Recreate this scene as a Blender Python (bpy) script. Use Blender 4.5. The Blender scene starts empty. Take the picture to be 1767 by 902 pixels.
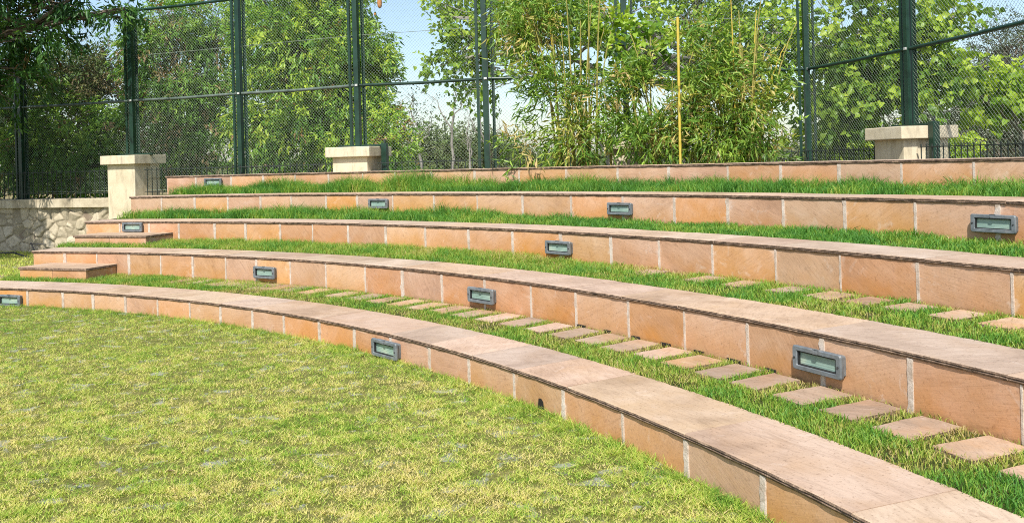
import bpy, bmesh, math, random
import numpy as np
from mathutils import Vector, Matrix
rng = np.random.default_rng(7)
random.seed(7)
S = bpy.context.scene
COL = S.collection
PI = math.pi

# ------------------------------------------------------------------ layout (metres)
EYE = 1.52
CX, CY = -10.196, -1.352                       # centre of the concentric tiers
R = [12.275, 13.459, 14.722, 15.968, 17.210]   # riser radius of each tier
Z = [0.2096, 0.510, 0.812, 1.133, 1.442]       # top of each tier
B = [0.0, 0.205, 0.4916, 0.8135, 1.12]         # foot of each riser
CAPW = [0.4995, 0.4995, 0.4995, 0.4995, 0.36]
END_X = [-99, -6.466, -6.386, -6.267, -6.172]  # left ends of the tiers
FOC, YP, ROLL = 1487.14, 280.227, 0.027382

def pol(r, a, z=0.0):
    return Vector((CX + r*math.cos(a), CY + r*math.sin(a), z))

def at(px, py, D):                              # world point seen at a photo position, D metres away
    dx, dy = px-883.5, py-YP
    c, s = math.cos(ROLL), math.sin(ROLL)
    return Vector(((c*dx-s*dy)/FOC*D, D, EYE-(s*dx+c*dy)/FOC*D))

# ------------------------------------------------------------------ object helpers
def tag(o, label=None, cat=None, group=None, kind=None):
    if label: o['label'] = label
    if cat: o['category'] = cat
    if group: o['group'] = group
    if kind: o['kind'] = kind
    return o

def empty(name, loc=(0,0,0), rz=0.0):
    o = bpy.data.objects.new(name, None); COL.objects.link(o)
    o.location = loc; o.rotation_euler = (0,0,rz); o.empty_display_size = .1
    return o

def link(name, me, parent=None, loc=(0,0,0), rz=0.0):
    o = bpy.data.objects.new(name, me); COL.objects.link(o)
    o.location = loc; o.rotation_euler = (0,0,rz)
    if parent: o.parent = parent
    return o

def bm_obj(name, bm, mats, parent=None, loc=(0,0,0), rz=0.0, smooth=False):
    me = bpy.data.meshes.new(name)
    bmesh.ops.recalc_face_normals(bm, faces=bm.faces[:])
    bm.to_mesh(me); bm.free()
    for m in (mats if isinstance(mats, (list,tuple)) else [mats]): me.materials.append(m)
    if smooth:
        me.polygons.foreach_set('use_smooth', [True]*len(me.polygons))
    return link(name, me, parent, loc, rz)

def np_mesh(name, V, F, mat, tint=None, nv=3):
    """V (n,3), F (m,nv) all faces of nv corners; tint per vertex"""
    me = bpy.data.meshes.new(name)
    V = np.ascontiguousarray(V, dtype=np.float32); F = np.ascontiguousarray(F, dtype=np.int32)
    me.vertices.add(len(V)); me.vertices.foreach_set('co', V.ravel())
    me.loops.add(F.size); me.loops.foreach_set('vertex_index', F.ravel())
    me.polygons.add(len(F))
    me.polygons.foreach_set('loop_start', np.arange(0, F.size, nv, dtype=np.int32))
    try: me.polygons.foreach_set('loop_total', np.full(len(F), nv, dtype=np.int32))
    except Exception: pass
    if tint is not None:
        a = me.attributes.new('tint', 'FLOAT', 'POINT'); a.data.foreach_set('value', np.ascontiguousarray(tint, dtype=np.float32))
    me.materials.append(mat)
    me.update(calc_edges=True); me.validate()
    return me

def add_box(bm, c, s, rz=0.0, bev=0.0, mi=0):
    r = bmesh.ops.create_cube(bm, size=1.0)
    vs = r['verts']
    bmesh.ops.scale(bm, vec=s, verts=vs)
    fs = list({f for v in vs for f in v.link_faces})
    if bev > 0:
        es = list({e for v in vs for e in v.link_edges})
        rb = bmesh.ops.bevel(bm, geom=es, offset=bev, segments=2, affect='EDGES', profile=.6)
        vs = list({v for f in rb['faces'] for v in f.verts} | {v for v in vs if v.is_valid})
        fs = list({f for v in vs for f in v.link_faces})
    for f in fs: f.material_index = mi
    bmesh.ops.rotate(bm, cent=(0,0,0), matrix=Matrix.Rotation(rz,3,'Z'), verts=vs)
    bmesh.ops.translate(bm, vec=c, verts=vs)
    return vs

def tube_arrays(paths, sides=5):
    """paths: list of (pts (k,3), radii (k,)) -> V,F quads"""
    Vs, Fs, off = [], [], 0
    for pts, rad in paths:
        pts = np.asarray(pts, float); rad = np.asarray(rad, float); k = len(pts)
        t = np.gradient(pts, axis=0); t /= np.linalg.norm(t, axis=1)[:,None]+1e-9
        ref = np.array([0.31,0.95,0.05]) if abs(t[0][2]) > .6 else np.array([0,0,1.0])
        u = np.cross(t, ref); u /= np.linalg.norm(u,axis=1)[:,None]+1e-9
        w = np.cross(t, u)
        an = np.linspace(0, 2*PI, sides, endpoint=False)
        ring = pts[:,None,:] + rad[:,None,None]*(np.cos(an)[None,:,None]*u[:,None,:]+np.sin(an)[None,:,None]*w[:,None,:])
        Vs.append(ring.reshape(-1,3))
        i = np.arange(k-1)[:,None]*sides; j = np.arange(sides)[None,:]; j2 = (j+1)%sides
        Fs.append(np.stack([i+j, i+j2, i+sides+j2, i+sides+j], -1).reshape(-1,4)+off)
        off += k*sides
    return np.concatenate(Vs), np.concatenate(Fs)

def tube_obj(name, paths, mat, parent=None, sides=5, smooth=True):
    V, F = tube_arrays(paths, sides)
    me = np_mesh(name, V, F, mat, nv=4)
    if smooth: me.polygons.foreach_set('use_smooth', [True]*len(me.polygons))
    return link(name, me, parent)

# value noise on the plane, for tufts and patches of grass
_g = rng.random((128,128))
def vnoise(x, y, sc):
    x = x*sc+1000; y = y*sc+1000
    i = np.floor(x).astype(int); j = np.floor(y).astype(int)
    u = x-i; v = y-j; u = u*u*(3-2*u); v = v*v*(3-2*v)
    g = lambda a,b: _g[a%128, b%128]
    return (g(i,j)*(1-u)*(1-v)+g(i+1,j)*u*(1-v)+g(i,j+1)*(1-u)*v+g(i+1,j+1)*u*v)
def fnoise(x, y, sc):
    return .55*vnoise(x,y,sc)+.3*vnoise(x+7.3,y-3.1,sc*2.1)+.15*vnoise(x-2.7,y+9.2,sc*4.3)

# ------------------------------------------------------------------ materials
def new_mat(name):
    m = bpy.data.materials.new(name); m.use_nodes = True
    nt = m.node_tree; nt.nodes.clear()
    out = nt.nodes.new('ShaderNodeOutputMaterial')
    return m, nt, out
class N:
    def __init__(s, nt): s.nt = nt
    def n(s, t, **kw):
        x = s.nt.nodes.new(t)
        for k, v in kw.items():
            if hasattr(x, k): setattr(x, k, v)
        return x
    def l(s, a, b): s.nt.links.new(a, b)
    def noise(s, vec, scale, detail=4, rough=.55, dist=0.0):
        x = s.n('ShaderNodeTexNoise'); x.inputs['Scale'].default_value = scale
        x.inputs['Detail'].default_value = detail; x.inputs['Roughness'].default_value = rough
        x.inputs['Distortion'].default_value = dist
        if vec is not None: s.l(vec, x.inputs['Vector'])
        return x.outputs['Fac']
    def ramp(s, fac, stops, interp='LINEAR'):
        x = s.n('ShaderNodeValToRGB'); cr = x.color_ramp; cr.interpolation = interp
        while len(cr.elements) > 1: cr.elements.remove(cr.elements[-1])
        cr.elements[0].position = stops[0][0]
        def c4(c): return (c,c,c,1) if isinstance(c,(int,float)) else (*c,1)
        cr.elements[0].color = c4(stops[0][1])
        for p, c in stops[1:]:
            e = cr.elements.new(p); e.color = c4(c)
        s.l(fac, x.inputs['Fac']); return x.outputs['Color']
    def mix(s, fac, a, b, mode='MIX'):
        x = s.n('ShaderNodeMix'); x.data_type = 'RGBA'; x.blend_type = mode
        for i, v in ((0, fac), (6, a), (7, b)):
            if hasattr(v, 'is_linked') or hasattr(v, 'links'): s.l(v, x.inputs[i])
            elif isinstance(v, (int,float)): x.inputs[i].default_value = v if i == 0 else (v,v,v,1)
            else: x.inputs[i].default_value = (*v,1)
        return x.outputs[2]
    def math(s, op, a, b=None, c=None):
        x = s.n('ShaderNodeMath'); x.operation = op
        for i, v in enumerate((a,b,c)):
            if v is None: continue
            if isinstance(v,(int,float)): x.inputs[i].default_value = v
            else: s.l(v, x.inputs[i])
        return x.outputs[0]
    def mapping(s, vec, scale=(1,1,1), rot=(0,0,0), loc=(0,0,0)):
        x = s.n('ShaderNodeMapping'); s.l(vec, x.inputs['Vector'])
        x.inputs['Scale'].default_value = scale; x.inputs['Rotation'].default_value = rot; x.inputs['Location'].default_value = loc
        return x.outputs['Vector']
    def bump(s, h, strength=.3, dist=.01):
        x = s.n('ShaderNodeBump'); x.inputs['Strength'].default_value = strength; x.inputs['Distance'].default_value = dist
        s.l(h, x.inputs['Height']); return x.outputs['Normal']
    def bsdf(s, out, color, rough=.7, normal=None, metallic=0.0, spec=.3):
        p = s.n('ShaderNodeBsdfPrincipled')
        if isinstance(color, tuple): p.inputs['Base Color'].default_value = (*color,1)
        else: s.l(color, p.inputs['Base Color'])
        if isinstance(rough,(int,float)): p.inputs['Roughness'].default_value = rough
        else: s.l(rough, p.inputs['Roughness'])
        p.inputs['Metallic'].default_value = metallic
        p.inputs['Specular IOR Level'].default_value = spec
        if normal is not None: s.l(normal, p.inputs['Normal'])
        s.l(p.outputs[0], out.inputs['Surface']); return p
    def objvec(s, spread=40.0):
        tc = s.n('ShaderNodeTexCoord'); oi = s.n('ShaderNodeObjectInfo')
        off = s.math('MULTIPLY', oi.outputs['Random'], spread)
        cv = s.n('ShaderNodeCombineXYZ'); s.l(off, cv.inputs[0]); s.l(off, cv.inputs[1]); s.l(off, cv.inputs[2])
        v = s.n('ShaderNodeVectorMath'); v.operation = 'ADD'; s.l(tc.outputs['Object'], v.inputs[0]); s.l(cv.outputs[0], v.inputs[1])
        return tc.outputs['Object'], v.outputs[0], oi.outputs['Random']
    def worldvec(s):
        g = s.n('ShaderNodeNewGeometry'); return g.outputs['Position']

def stone_mat(name, cols, ochre, ochre_amt, streak=.5, pits=.5, bump=.35, lower=True, var=.22):
    m, nt, out = new_mat(name); k = N(nt)
    raw, vec, rnd = k.objvec()
    big = k.noise(vec, 2.2, 5, .6, .6)
    c = k.ramp(big, [(.28, cols[0]), (.48, cols[1]), (.72, cols[2])])
    # sawn / combed streaks: fine arcs, turned a different way on each slab
    turn = k.math('MULTIPLY_ADD', rnd, 2.4, -1.2)
    vr = k.n('ShaderNodeVectorRotate'); vr.rotation_type = 'AXIS_ANGLE'; vr.inputs['Axis'].default_value = (0,1,0) if lower else (0,0,1)
    k.l(vec, vr.inputs['Vector']); k.l(turn, vr.inputs['Angle'])
    sv = k.mapping(vr.outputs[0], scale=(2.2,2.2,30) if lower else (3.0,17,3))
    st = k.noise(sv, 1.0, 6, .68, 2.6)
    c = k.mix(streak, c, k.ramp(st, [(.3, (.55,.50,.46)), (.5, (1,1,1)), (.74, (1.25,1.22,1.2))]), 'MULTIPLY')
    # iron-stained patches, low on the riser slabs
    bn = k.noise(vec, 3.5, 4, .6, .3)
    if lower:
        sx = k.n('ShaderNodeSeparateXYZ'); k.l(raw, sx.inputs[0])
        f = k.math('MULTIPLY_ADD', sx.outputs[2], -4.0, .42)
        f = k.math('ADD', f, k.math('MULTIPLY_ADD', bn, 2.4, -1.2))
        f = k.math('ADD', f, k.math('MULTIPLY_ADD', rnd, .7, -.35))
    else:
        f = k.math('MULTIPLY_ADD', bn, 3.0, -1.45)
    x = k.n('ShaderNodeClamp'); k.l(f, x.inputs[0]); f = k.math('MULTIPLY', x.outputs[0], ochre_amt)
    c = k.mix(f, c, ochre)
    # pale bloom of lime
    lm = k.noise(vec, 6.0, 6, .7, .8)
    if lower:
        tcg = k.n('ShaderNodeTexCoord'); sg = k.n('ShaderNodeSeparateXYZ'); k.l(tcg.outputs['Generated'], sg.inputs[0])
        ed = k.math('ABSOLUTE', k.math('ADD', sg.outputs[0], -.5))
        ed = k.math('MAXIMUM', k.math('MULTIPLY_ADD', ed, 3.0, -1.25), 0.0)
        lm = k.math('ADD', lm, k.math('MULTIPLY', ed, k.noise(vec, 11, 4, .6)))
    c = k.mix(k.ramp(lm, [(.60, 0.0), (.78, .5)]), c, (.62,.52,.44))
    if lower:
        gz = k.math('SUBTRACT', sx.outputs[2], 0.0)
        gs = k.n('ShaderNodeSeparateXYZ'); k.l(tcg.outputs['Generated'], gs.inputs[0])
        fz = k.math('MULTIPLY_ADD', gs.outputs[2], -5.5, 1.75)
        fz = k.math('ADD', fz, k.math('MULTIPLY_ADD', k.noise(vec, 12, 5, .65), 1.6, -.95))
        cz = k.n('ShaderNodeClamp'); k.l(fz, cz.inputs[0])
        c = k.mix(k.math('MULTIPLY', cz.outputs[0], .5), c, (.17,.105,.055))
    # dark pits and dirt specks
    sp = k.noise(vec, 70, 3, .6)
    c = k.mix(pits, c, k.ramp(sp, [(.28, (.45,.40,.36)), (.42, (1,1,1))]), 'MULTIPLY')
    dm = k.noise(vec, 9, 5, .7, .5)
    c = k.mix(.5, c, k.ramp(dm, [(.26, (.5,.44,.4)), (.40, (1,1,1))]), 'MULTIPLY')
    hs = k.n('ShaderNodeHueSaturation'); k.l(c, hs.inputs['Color'])
    k.l(k.math('MULTIPLY_ADD', rnd, var*1.4, 1-var*.7), hs.inputs['Value'])
    fr = k.math('FRACT', k.math('MULTIPLY', rnd, 17.3))
    k.l(k.math('MULTIPLY_ADD', fr, .013, .4935), hs.inputs['Hue'])
    k.l(k.math('MULTIPLY_ADD', k.math('FRACT', k.math('MULTIPLY', rnd, 7.7)), .22, .88), hs.inputs['Saturation'])
    h = k.math('ADD', k.math('MULTIPLY', st, .6), k.math('MULTIPLY', k.noise(vec, 40, 4), .6))
    k.bsdf(out, hs.outputs[0], .78, k.bump(h, bump, .006), spec=.22)
    return m

M = {}
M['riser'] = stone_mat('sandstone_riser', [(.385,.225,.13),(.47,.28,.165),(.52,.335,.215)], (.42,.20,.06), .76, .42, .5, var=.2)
M['coping'] = stone_mat('sandstone_coping', [(.32,.225,.155),(.43,.315,.225),(.50,.385,.29)], (.42,.275,.15), .50, .42, .7, .35, lower=False, var=.12)
M['paver'] = stone_mat('sandstone_paver', [(.25,.18,.125),(.36,.25,.17),(.43,.325,.245)], (.44,.235,.10), .65, .45, .7, .4, lower=False, var=.3)

def simple(name, cols, scale, rough=.8, bump=.3, bdist=.004, bscale=None, spec=.3, metallic=0.0, dirt=None):
    m, nt, out = new_mat(name); k = N(nt)
    raw, vec, rnd = k.objvec(11)
    c = k.ramp(k.noise(vec, scale, 6, .62, .4), [(.3,cols[0]),(.5,cols[1]),(.7,cols[2] if len(cols)>2 else cols[1])])
    if dirt:
        d = k.noise(k.mapping(vec, scale=(5,5,1.1)), 1.6, 6, .7, .5)
        c = k.mix(k.ramp(d, [(.5,0.0),(.72,dirt[1])]), c, dirt[0])
    n = k.bump(k.noise(vec, bscale or scale*6, 5, .6), bump, bdist) if bump else None
    k.bsdf(out, c, rough, n, metallic, spec)
    return m
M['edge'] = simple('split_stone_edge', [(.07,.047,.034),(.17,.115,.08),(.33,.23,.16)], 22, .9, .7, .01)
M['mortar'] = simple('lime_mortar', [(.34,.26,.195),(.46,.38,.31),(.56,.49,.42)], 14, .92, .6, .006)
M['core'] = simple('rubble_fill', [(.16,.12,.09),(.22,.17,.12),(.26,.2,.15)], 5, .95)
M['plaster'] = simple('cream_plaster', [(.48,.41,.275),(.58,.50,.35),(.63,.555,.405)], 3.0, .88, .35, .004, 40, dirt=((.30,.25,.17),.75))
M['plaster_cap'] = simple('cream_cap_plaster', [(.51,.435,.30),(.60,.52,.37),(.65,.57,.42)], 4.0, .88, .5, .005, 55, dirt=((.30,.25,.18),.7))
M['green_steel'] = simple('dark_green_steel_paint', [(.005,.020,.012),(.009,.035,.021),(.014,.046,.029)], 5, .38, .1, .002, spec=.5)
M['lit_rail_steel'] = simple('sunlit_green_rail_paint', [(.05,.075,.06),(.09,.12,.10),(.15,.17,.15)], 12, .5, .2, .002, spec=.5)  # paler copy of the green paint, with sunlight put into the colour
M['black_steel'] = simple('black_green_picket_paint', [(.012,.016,.014),(.022,.03,.026),(.04,.05,.045)], 9, .5, .1, .002, spec=.4)
M['wire'] = simple('galvanised_wire', [(.13,.17,.13),(.19,.23,.18),(.25,.29,.23)], 8, .55, 0, spec=.4)
M['clip'] = simple('zinc_clip', [(.45,.46,.43),(.55,.56,.52),(.6,.6,.58)], 20, .5, 0, metallic=.4)
M['housing'] = simple('grey_cast_aluminium', [(.085,.098,.105),(.125,.142,.152),(.18,.195,.205)], 16, .48, .3, .002, 90, spec=.5, dirt=((.14,.12,.10),.5))
M['screw'] = simple('dark_screw_steel', [(.04,.04,.04),(.07,.07,.07),(.1,.1,.1)], 30, .5, 0, metallic=.6)
M['dark'] = simple('painted_hollow_shade', [(.012,.01,.008),(.02,.016,.013),(.03,.024,.02)], 20, .95, 0)  # near-black colour standing in for shade inside the drain openings
M['black'] = simple('black_plastic', [(.012,.012,.013),(.02,.02,.021),(.03,.03,.03)], 10, .5, 0)
M['pod'] = simple('rust_brown_pod', [(.30,.11,.03),(.42,.17,.05),(.5,.24,.09)], 14, .7, .3)
M['bamboo_cane'] = simple('yellow_bamboo_cane', [(.33,.25,.03),(.46,.35,.05),(.42,.37,.09)], 6, .45, .1)
M['cane_dull'] = simple('olive_bamboo_cane', [(.16,.16,.04),(.28,.25,.06),(.34,.28,.09)], 4, .55, .1)
M['bark'] = simple('grey_brown_bark', [(.07,.055,.04),(.16,.13,.10),(.26,.22,.18)], 9, .92, .8, .02)
M['pale_bark'] = simple('pale_grey_bark', [(.16,.14,.12),(.27,.25,.22),(.36,.33,.30)], 9, .92, .6, .015)
M['soil'] = simple('dry_soil', [(.07,.05,.03),(.13,.10,.06),(.2,.16,.09)], 6, .95, .8, .02)

def glass_mat():
    m, nt, out = new_mat('frosted_green_glass'); k = N(nt)
    raw, vec, rnd = k.objvec(9)
    sx = k.n('ShaderNodeSeparateXYZ'); k.l(raw, sx.inputs[0])
    w = k.n('ShaderNodeTexWave'); w.bands_direction = 'Z'; w.inputs['Scale'].default_value = 26; w.inputs['Distortion'].default_value = .3; k.l(vec, w.inputs[0])
    c = k.ramp(k.noise(k.mapping(vec, scale=(5,1,9)), 1.0, 3, .6), [(.3,(.17,.255,.22)),(.52,(.24,.34,.29)),(.72,(.38,.44,.34))])
    k.bsdf(out, c, .22, k.bump(w.outputs['Fac'], .25, .002), spec=.6)
    return m
M['glass'] = glass_mat()

def leaf_mat(name, stops, trans=.35, rough=.45, spec=.4):
    m, nt, out = new_mat(name); k = N(nt)
    a = k.n('ShaderNodeAttribute'); a.attribute_name = 'tint'
    c = k.ramp(a.outputs['Fac'], stops)
    p = k.n('ShaderNodeBsdfPrincipled'); k.l(c, p.inputs['Base Color']); p.inputs['Roughness'].default_value = rough; p.inputs['Specular IOR Level'].default_value = spec
    t = k.n('ShaderNodeBsdfTranslucent')
    tc = k.mix(1.0, c, (1.25,1.25,.55), 'MULTIPLY'); k.l(tc, t.inputs['Color'])
    mx = k.n('ShaderNodeMixShader'); mx.inputs[0].default_value = trans
    k.l(p.outputs[0], mx.inputs[1]); k.l(t.outputs[0], mx.inputs[2]); k.l(mx.outputs[0], out.inputs['Surface'])
    return m
M['lawn_blade'] = leaf_mat('lawn_blade', [(0,(.70,.58,.27)),(.2,(.69,.62,.22)),(.42,(.54,.60,.12)),(.68,(.32,.48,.07)),(1,(.12,.26,.035))], .4, .6, .2)
M['terrace_blade'] = leaf_mat('terrace_blade', [(0,(.50,.39,.18)),(.15,(.46,.44,.11)),(.4,(.28,.40,.055)),(.7,(.14,.32,.045)),(1,(.075,.22,.035))], .4, .5, .3)
M['leaf_dark'] = leaf_mat('dark_mango_leaf', [(0,(.20,.085,.03)),(.08,(.14,.11,.03)),(.15,(.022,.065,.018)),(.6,(.05,.14,.03)),(1,(.13,.25,.04))], .36, .4)
M['leaf_dry'] = leaf_mat('half_dry_leaf', [(0,(.12,.07,.035)),(.3,(.20,.15,.07)),(.5,(.10,.13,.04)),(1,(.10,.19,.04))], .25, .6)
M['leaf_mid'] = leaf_mat('mid_green_leaf', [(0,(.38,.24,.13)),(.12,(.30,.25,.11)),(.2,(.05,.13,.024)),(.6,(.14,.30,.04)),(1,(.34,.48,.06))], .4, .4)
M['leaf_bright'] = leaf_mat('bright_green_leaf', [(0,(.36,.20,.09)),(.05,(.30,.25,.08)),(.1,(.04,.12,.022)),(.45,(.15,.32,.036)),(.75,(.34,.50,.055)),(1,(.58,.68,.08))], .45, .36)
M['leaf_round'] = leaf_mat('round_lime_leaf', [(0,(.05,.12,.022)),(.4,(.14,.27,.03)),(.75,(.32,.46,.045)),(1,(.52,.64,.08))], .45, .4)
M['leaf_bamboo'] = leaf_mat('bamboo_leaf', [(0,(.55,.42,.20)),(.22,(.54,.46,.14)),(.36,(.34,.42,.075)),(.55,(.19,.33,.045)),(.85,(.08,.18,.028)),(1,(.34,.50,.07))], .4, .42)
M['leaf_grey'] = leaf_mat('grey_green_leaf', [(0,(.10,.085,.05)),(.3,(.09,.10,.055)),(.7,(.07,.10,.045)),(1,(.11,.15,.06))], .25, .6)
M['leaf_far'] = leaf_mat('far_bush_leaf', [(0,(.20,.17,.09)),(.3,(.14,.17,.06)),(.7,(.11,.17,.05)),(1,(.17,.24,.07))], .25, .6)

def ground_mat(name, cols, scale, grey=None):
    m, nt, out = new_mat(name); k = N(nt)
    v = k.worldvec()
    c = k.ramp(k.noise(v, scale, 8, .7, .5), [(.28,cols[0]),(.5,cols[1]),(.72,cols[2])])
    c2 = k.ramp(k.noise(v, scale*9, 4, .6), [(.3,(.55,.55,.5)),(.55,(1,1,1)),(.75,(1.3,1.28,1.2))])
    c = k.mix(.8, c, c2, 'MULTIPLY')
    if grey:
        g = k.noise(v, 6.5, 3, .55, .5)
        c = k.mix(k.ramp(g, [(.57,0.0),(.66,.8)]), c, grey)
    k.bsdf(out, c, .95, k.bump(k.noise(v, scale*14, 5, .7), .8, .02), spec=.1)
    return m
M['lawn'] = ground_mat('lawn_thatch', [(.08,.09,.025),(.16,.165,.045),(.26,.23,.085)], 5, (.33,.335,.285))
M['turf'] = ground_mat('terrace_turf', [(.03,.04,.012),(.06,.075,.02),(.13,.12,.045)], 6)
M['field'] = ground_mat('dry_field', [(.17,.15,.06),(.24,.2,.1),(.3,.25,.14)], .4)

# ------------------------------------------------------------------ camera, sun, sky
cam = bpy.data.cameras.new('camera'); co = bpy.data.objects.new('camera', cam); COL.objects.link(co)
co.location = (0,0,EYE)
co.rotation_euler = (Matrix.Rotation(PI/2,3,'X') @ Matrix.Rotation(-ROLL,3,'Z')).to_euler()
cam.sensor_width = 36; cam.sensor_fit = 'HORIZONTAL'; cam.lens = FOC/1767*36
cam.shift_y = -(451-YP)/1767; cam.clip_end = 4000; cam.clip_start = .05
S.camera = co

EL = math.radians(50); SD = Vector((-.20*math.cos(EL), -.98*math.cos(EL), math.sin(EL))).normalized()
sl = bpy.data.lights.new('sun', 'SUN'); sl.energy = 5.0; sl.angle = math.radians(.5); sl.color = (1.0,.965,.90)
so = bpy.data.objects.new('sun', sl); COL.objects.link(so); so.location = (0,0,30)
so.rotation_euler = (-SD).to_track_quat('-Z','Y').to_euler()
w = bpy.data.worlds.new('World'); S.world = w; w.use_nodes = True
nt = w.node_tree; nt.nodes.clear()
sky = nt.nodes.new('ShaderNodeTexSky'); sky.sky_type = 'NISHITA'; sky.sun_disc = False
sky.sun_elevation = EL; sky.sun_rotation = math.atan2(SD.x, SD.y)
sky.air_density = 1.0; sky.dust_density = 1.3; sky.ozone_density = 1.0
bg = nt.nodes.new('ShaderNodeBackground'); bg.inputs['Strength'].default_value = .15
wo = nt.nodes.new('ShaderNodeOutputWorld'); nt.links.new(sky.outputs[0], bg.inputs[0]); nt.links.new(bg.outputs[0], wo.inputs[0])
S.view_settings.view_transform = 'Standard'; S.view_settings.look = 'None'; S.view_settings.gamma = 1
S.view_settings.use_curve_mapping = False; S.view_settings.exposure = .40
S.cycles.filter_width = 1.0; S.cycles.max_bounces = 6; S.cycles.transparent_max_bounces = 8; S.cycles.use_denoising = False

# ------------------------------------------------------------------ ground sheets
def sheet(name, pts_grid, mat, kind='structure'):
    P = np.asarray(pts_grid, float); a, b, _ = P.shape
    i, j = np.meshgrid(np.arange(a-1), np.arange(b-1), indexing='ij')
    q = np.stack([i*b+j, (i+1)*b+j, (i+1)*b+j+1, i*b+j+1], -1).reshape(-1,4)
    me = np_mesh(name, P.reshape(-1,3), q, mat, nv=4)
    me.polygons.foreach_set('use_smooth', [True]*len(me.polygons))
    o = link(name, me); o['kind'] = kind
    return o
g = np.array([[(x,y,-.05) for y in (-60,0,60,300,2500)] for x in (-2500,-200,-40,0,40,200,2500)], float)
sheet('ground', g, M['field'])
rr = np.concatenate([np.linspace(.5,9,6), np.linspace(9.5,12.29,6)]); aa = np.linspace(-.5,2.3,60)
sheet('lawn', [[pol(r,a,0.0) for a in aa] for r in rr][::-1], M['lawn'])
# grass bank left of the tiers, from the back of the kerb down to the boundary wall
def bank_z(r): return float(np.interp(r, [12.7,13.2,15.2,19], [.195,.17,.03,.0]))
TH_END = 1.2899
sheet('grass_bank', [[pol(r,a,bank_z(r)) for a in np.linspace(1.285,2.1,30)] for r in np.linspace(12.70,20,24)][::-1], M['lawn'])

def end_angle(r, x): return math.acos(max(-1,min(1,(x-CX)/r)))
A_R = .22
# terrace turf (soil level just under each coping)
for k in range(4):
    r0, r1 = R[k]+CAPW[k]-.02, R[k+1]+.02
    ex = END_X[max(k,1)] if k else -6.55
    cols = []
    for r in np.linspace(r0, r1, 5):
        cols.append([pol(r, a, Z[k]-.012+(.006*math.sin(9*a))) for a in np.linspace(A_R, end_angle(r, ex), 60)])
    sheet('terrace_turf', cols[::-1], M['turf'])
# planting bed behind the top tier, up to the boundary wall
bed = [(-6.3,15.55),(-4.6,15.3)]
FP = {0:(-12.35,18.25),1:(-9.90,17.42),2:(-7.25,16.52),3:(-4.90,15.62),4:(-2.60,14.67),5:(-.40,14.12),6:(1.87,13.96),7:(4.82,13.99),8:(5.37,11.60),9:(5.66,9.22),10:(5.86,6.8)}
rowa, rowb = [], []
for t in np.linspace(0,1,40):
    a = 1.325*(1-t)+.25*t
    rowa.append(pol(17.3, a, 1.33))
    d = Vector((math.cos(a), math.sin(a)))
    rowb.append(pol(24.5 if t > .5 else 19.5, a, 1.30))
sheet('planting_bed', [rowb, rowa], M['soil'])

# ------------------------------------------------------------------ stone tiers
J = {0:[1.1957,1.1489,1.1085,1.0648,1.0213,.9779,.9367,.8944,.8536,.8088,.7654,.7224,.679,.6376,.5937,.5502,.5041,.4614,.418],
 1:[1.25,1.2098,1.1693,1.1286,1.0879,1.0458,1.0069,.9645,.9208,.8737,.8309,.7871,.7419,.6961,.6549,.6105,.568,.5254,.4818,.4386,.3941],
 2:[1.2677,1.2315,1.1951,1.1507,1.1129,1.0703,1.031,.9888,.9449,.9,.8529,.8071,.7599,.7138,.673,.6315,.5871,.5466,.5043,.4604],
 3:[1.285,1.245,1.205,1.1655,1.1286,1.0872,1.0504,1.0095,.9631,.9157,.8684,.8201,.772,.7272,.6844,.6435,.6025,.5605],
 4:[1.30,1.258,1.22,1.182,1.1425,1.1026,1.0653,1.0243,.9768,.9295,.8818,.8321,.7861,.7365,.6958,.6543,.6141,.5724]}
TIER_LABEL = ['lowest sandstone tier, the kerb bench standing on the lawn edge',
 'second sandstone tier from the lawn, with a row of flat stepping stones along its foot',
 'third sandstone tier from the lawn, in the middle of the five benches',
 'fourth sandstone tier from the lawn, with tall grass growing on its back',
 'topmost sandstone tier in front of the fence and bamboo']

def slab_frame(r, a):  # location and rotation of a piece whose local y points outward
    return a-PI/2
def curved_prism(bm, rc, a0, a1, r0, r1, z0, z1, n=3, mi=0):
    """block between two radii and angles, written in the local frame of its middle angle at radius rc"""
    am = .5*(a0+a1)
    ring = []
    for i in range(n+1):
        a = a1+(a0-a1)*i/n - am          # left to right
        for r, z in ((r0,z0),(r1,z0),(r1,z1),(r0,z1)):
            ring.append(bm.verts.new((-r*math.sin(a), r*math.cos(a)-rc, z)))
    for i in range(n):
        o = i*4
        for q in range(4):
            f = bm.faces.new((ring[o+q], ring[o+(q+1)%4], ring[o+4+(q+1)%4], ring[o+4+q])); f.material_index = mi
    bm.faces.new(ring[0:4]); bm.faces.new(ring[-4:])

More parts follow.
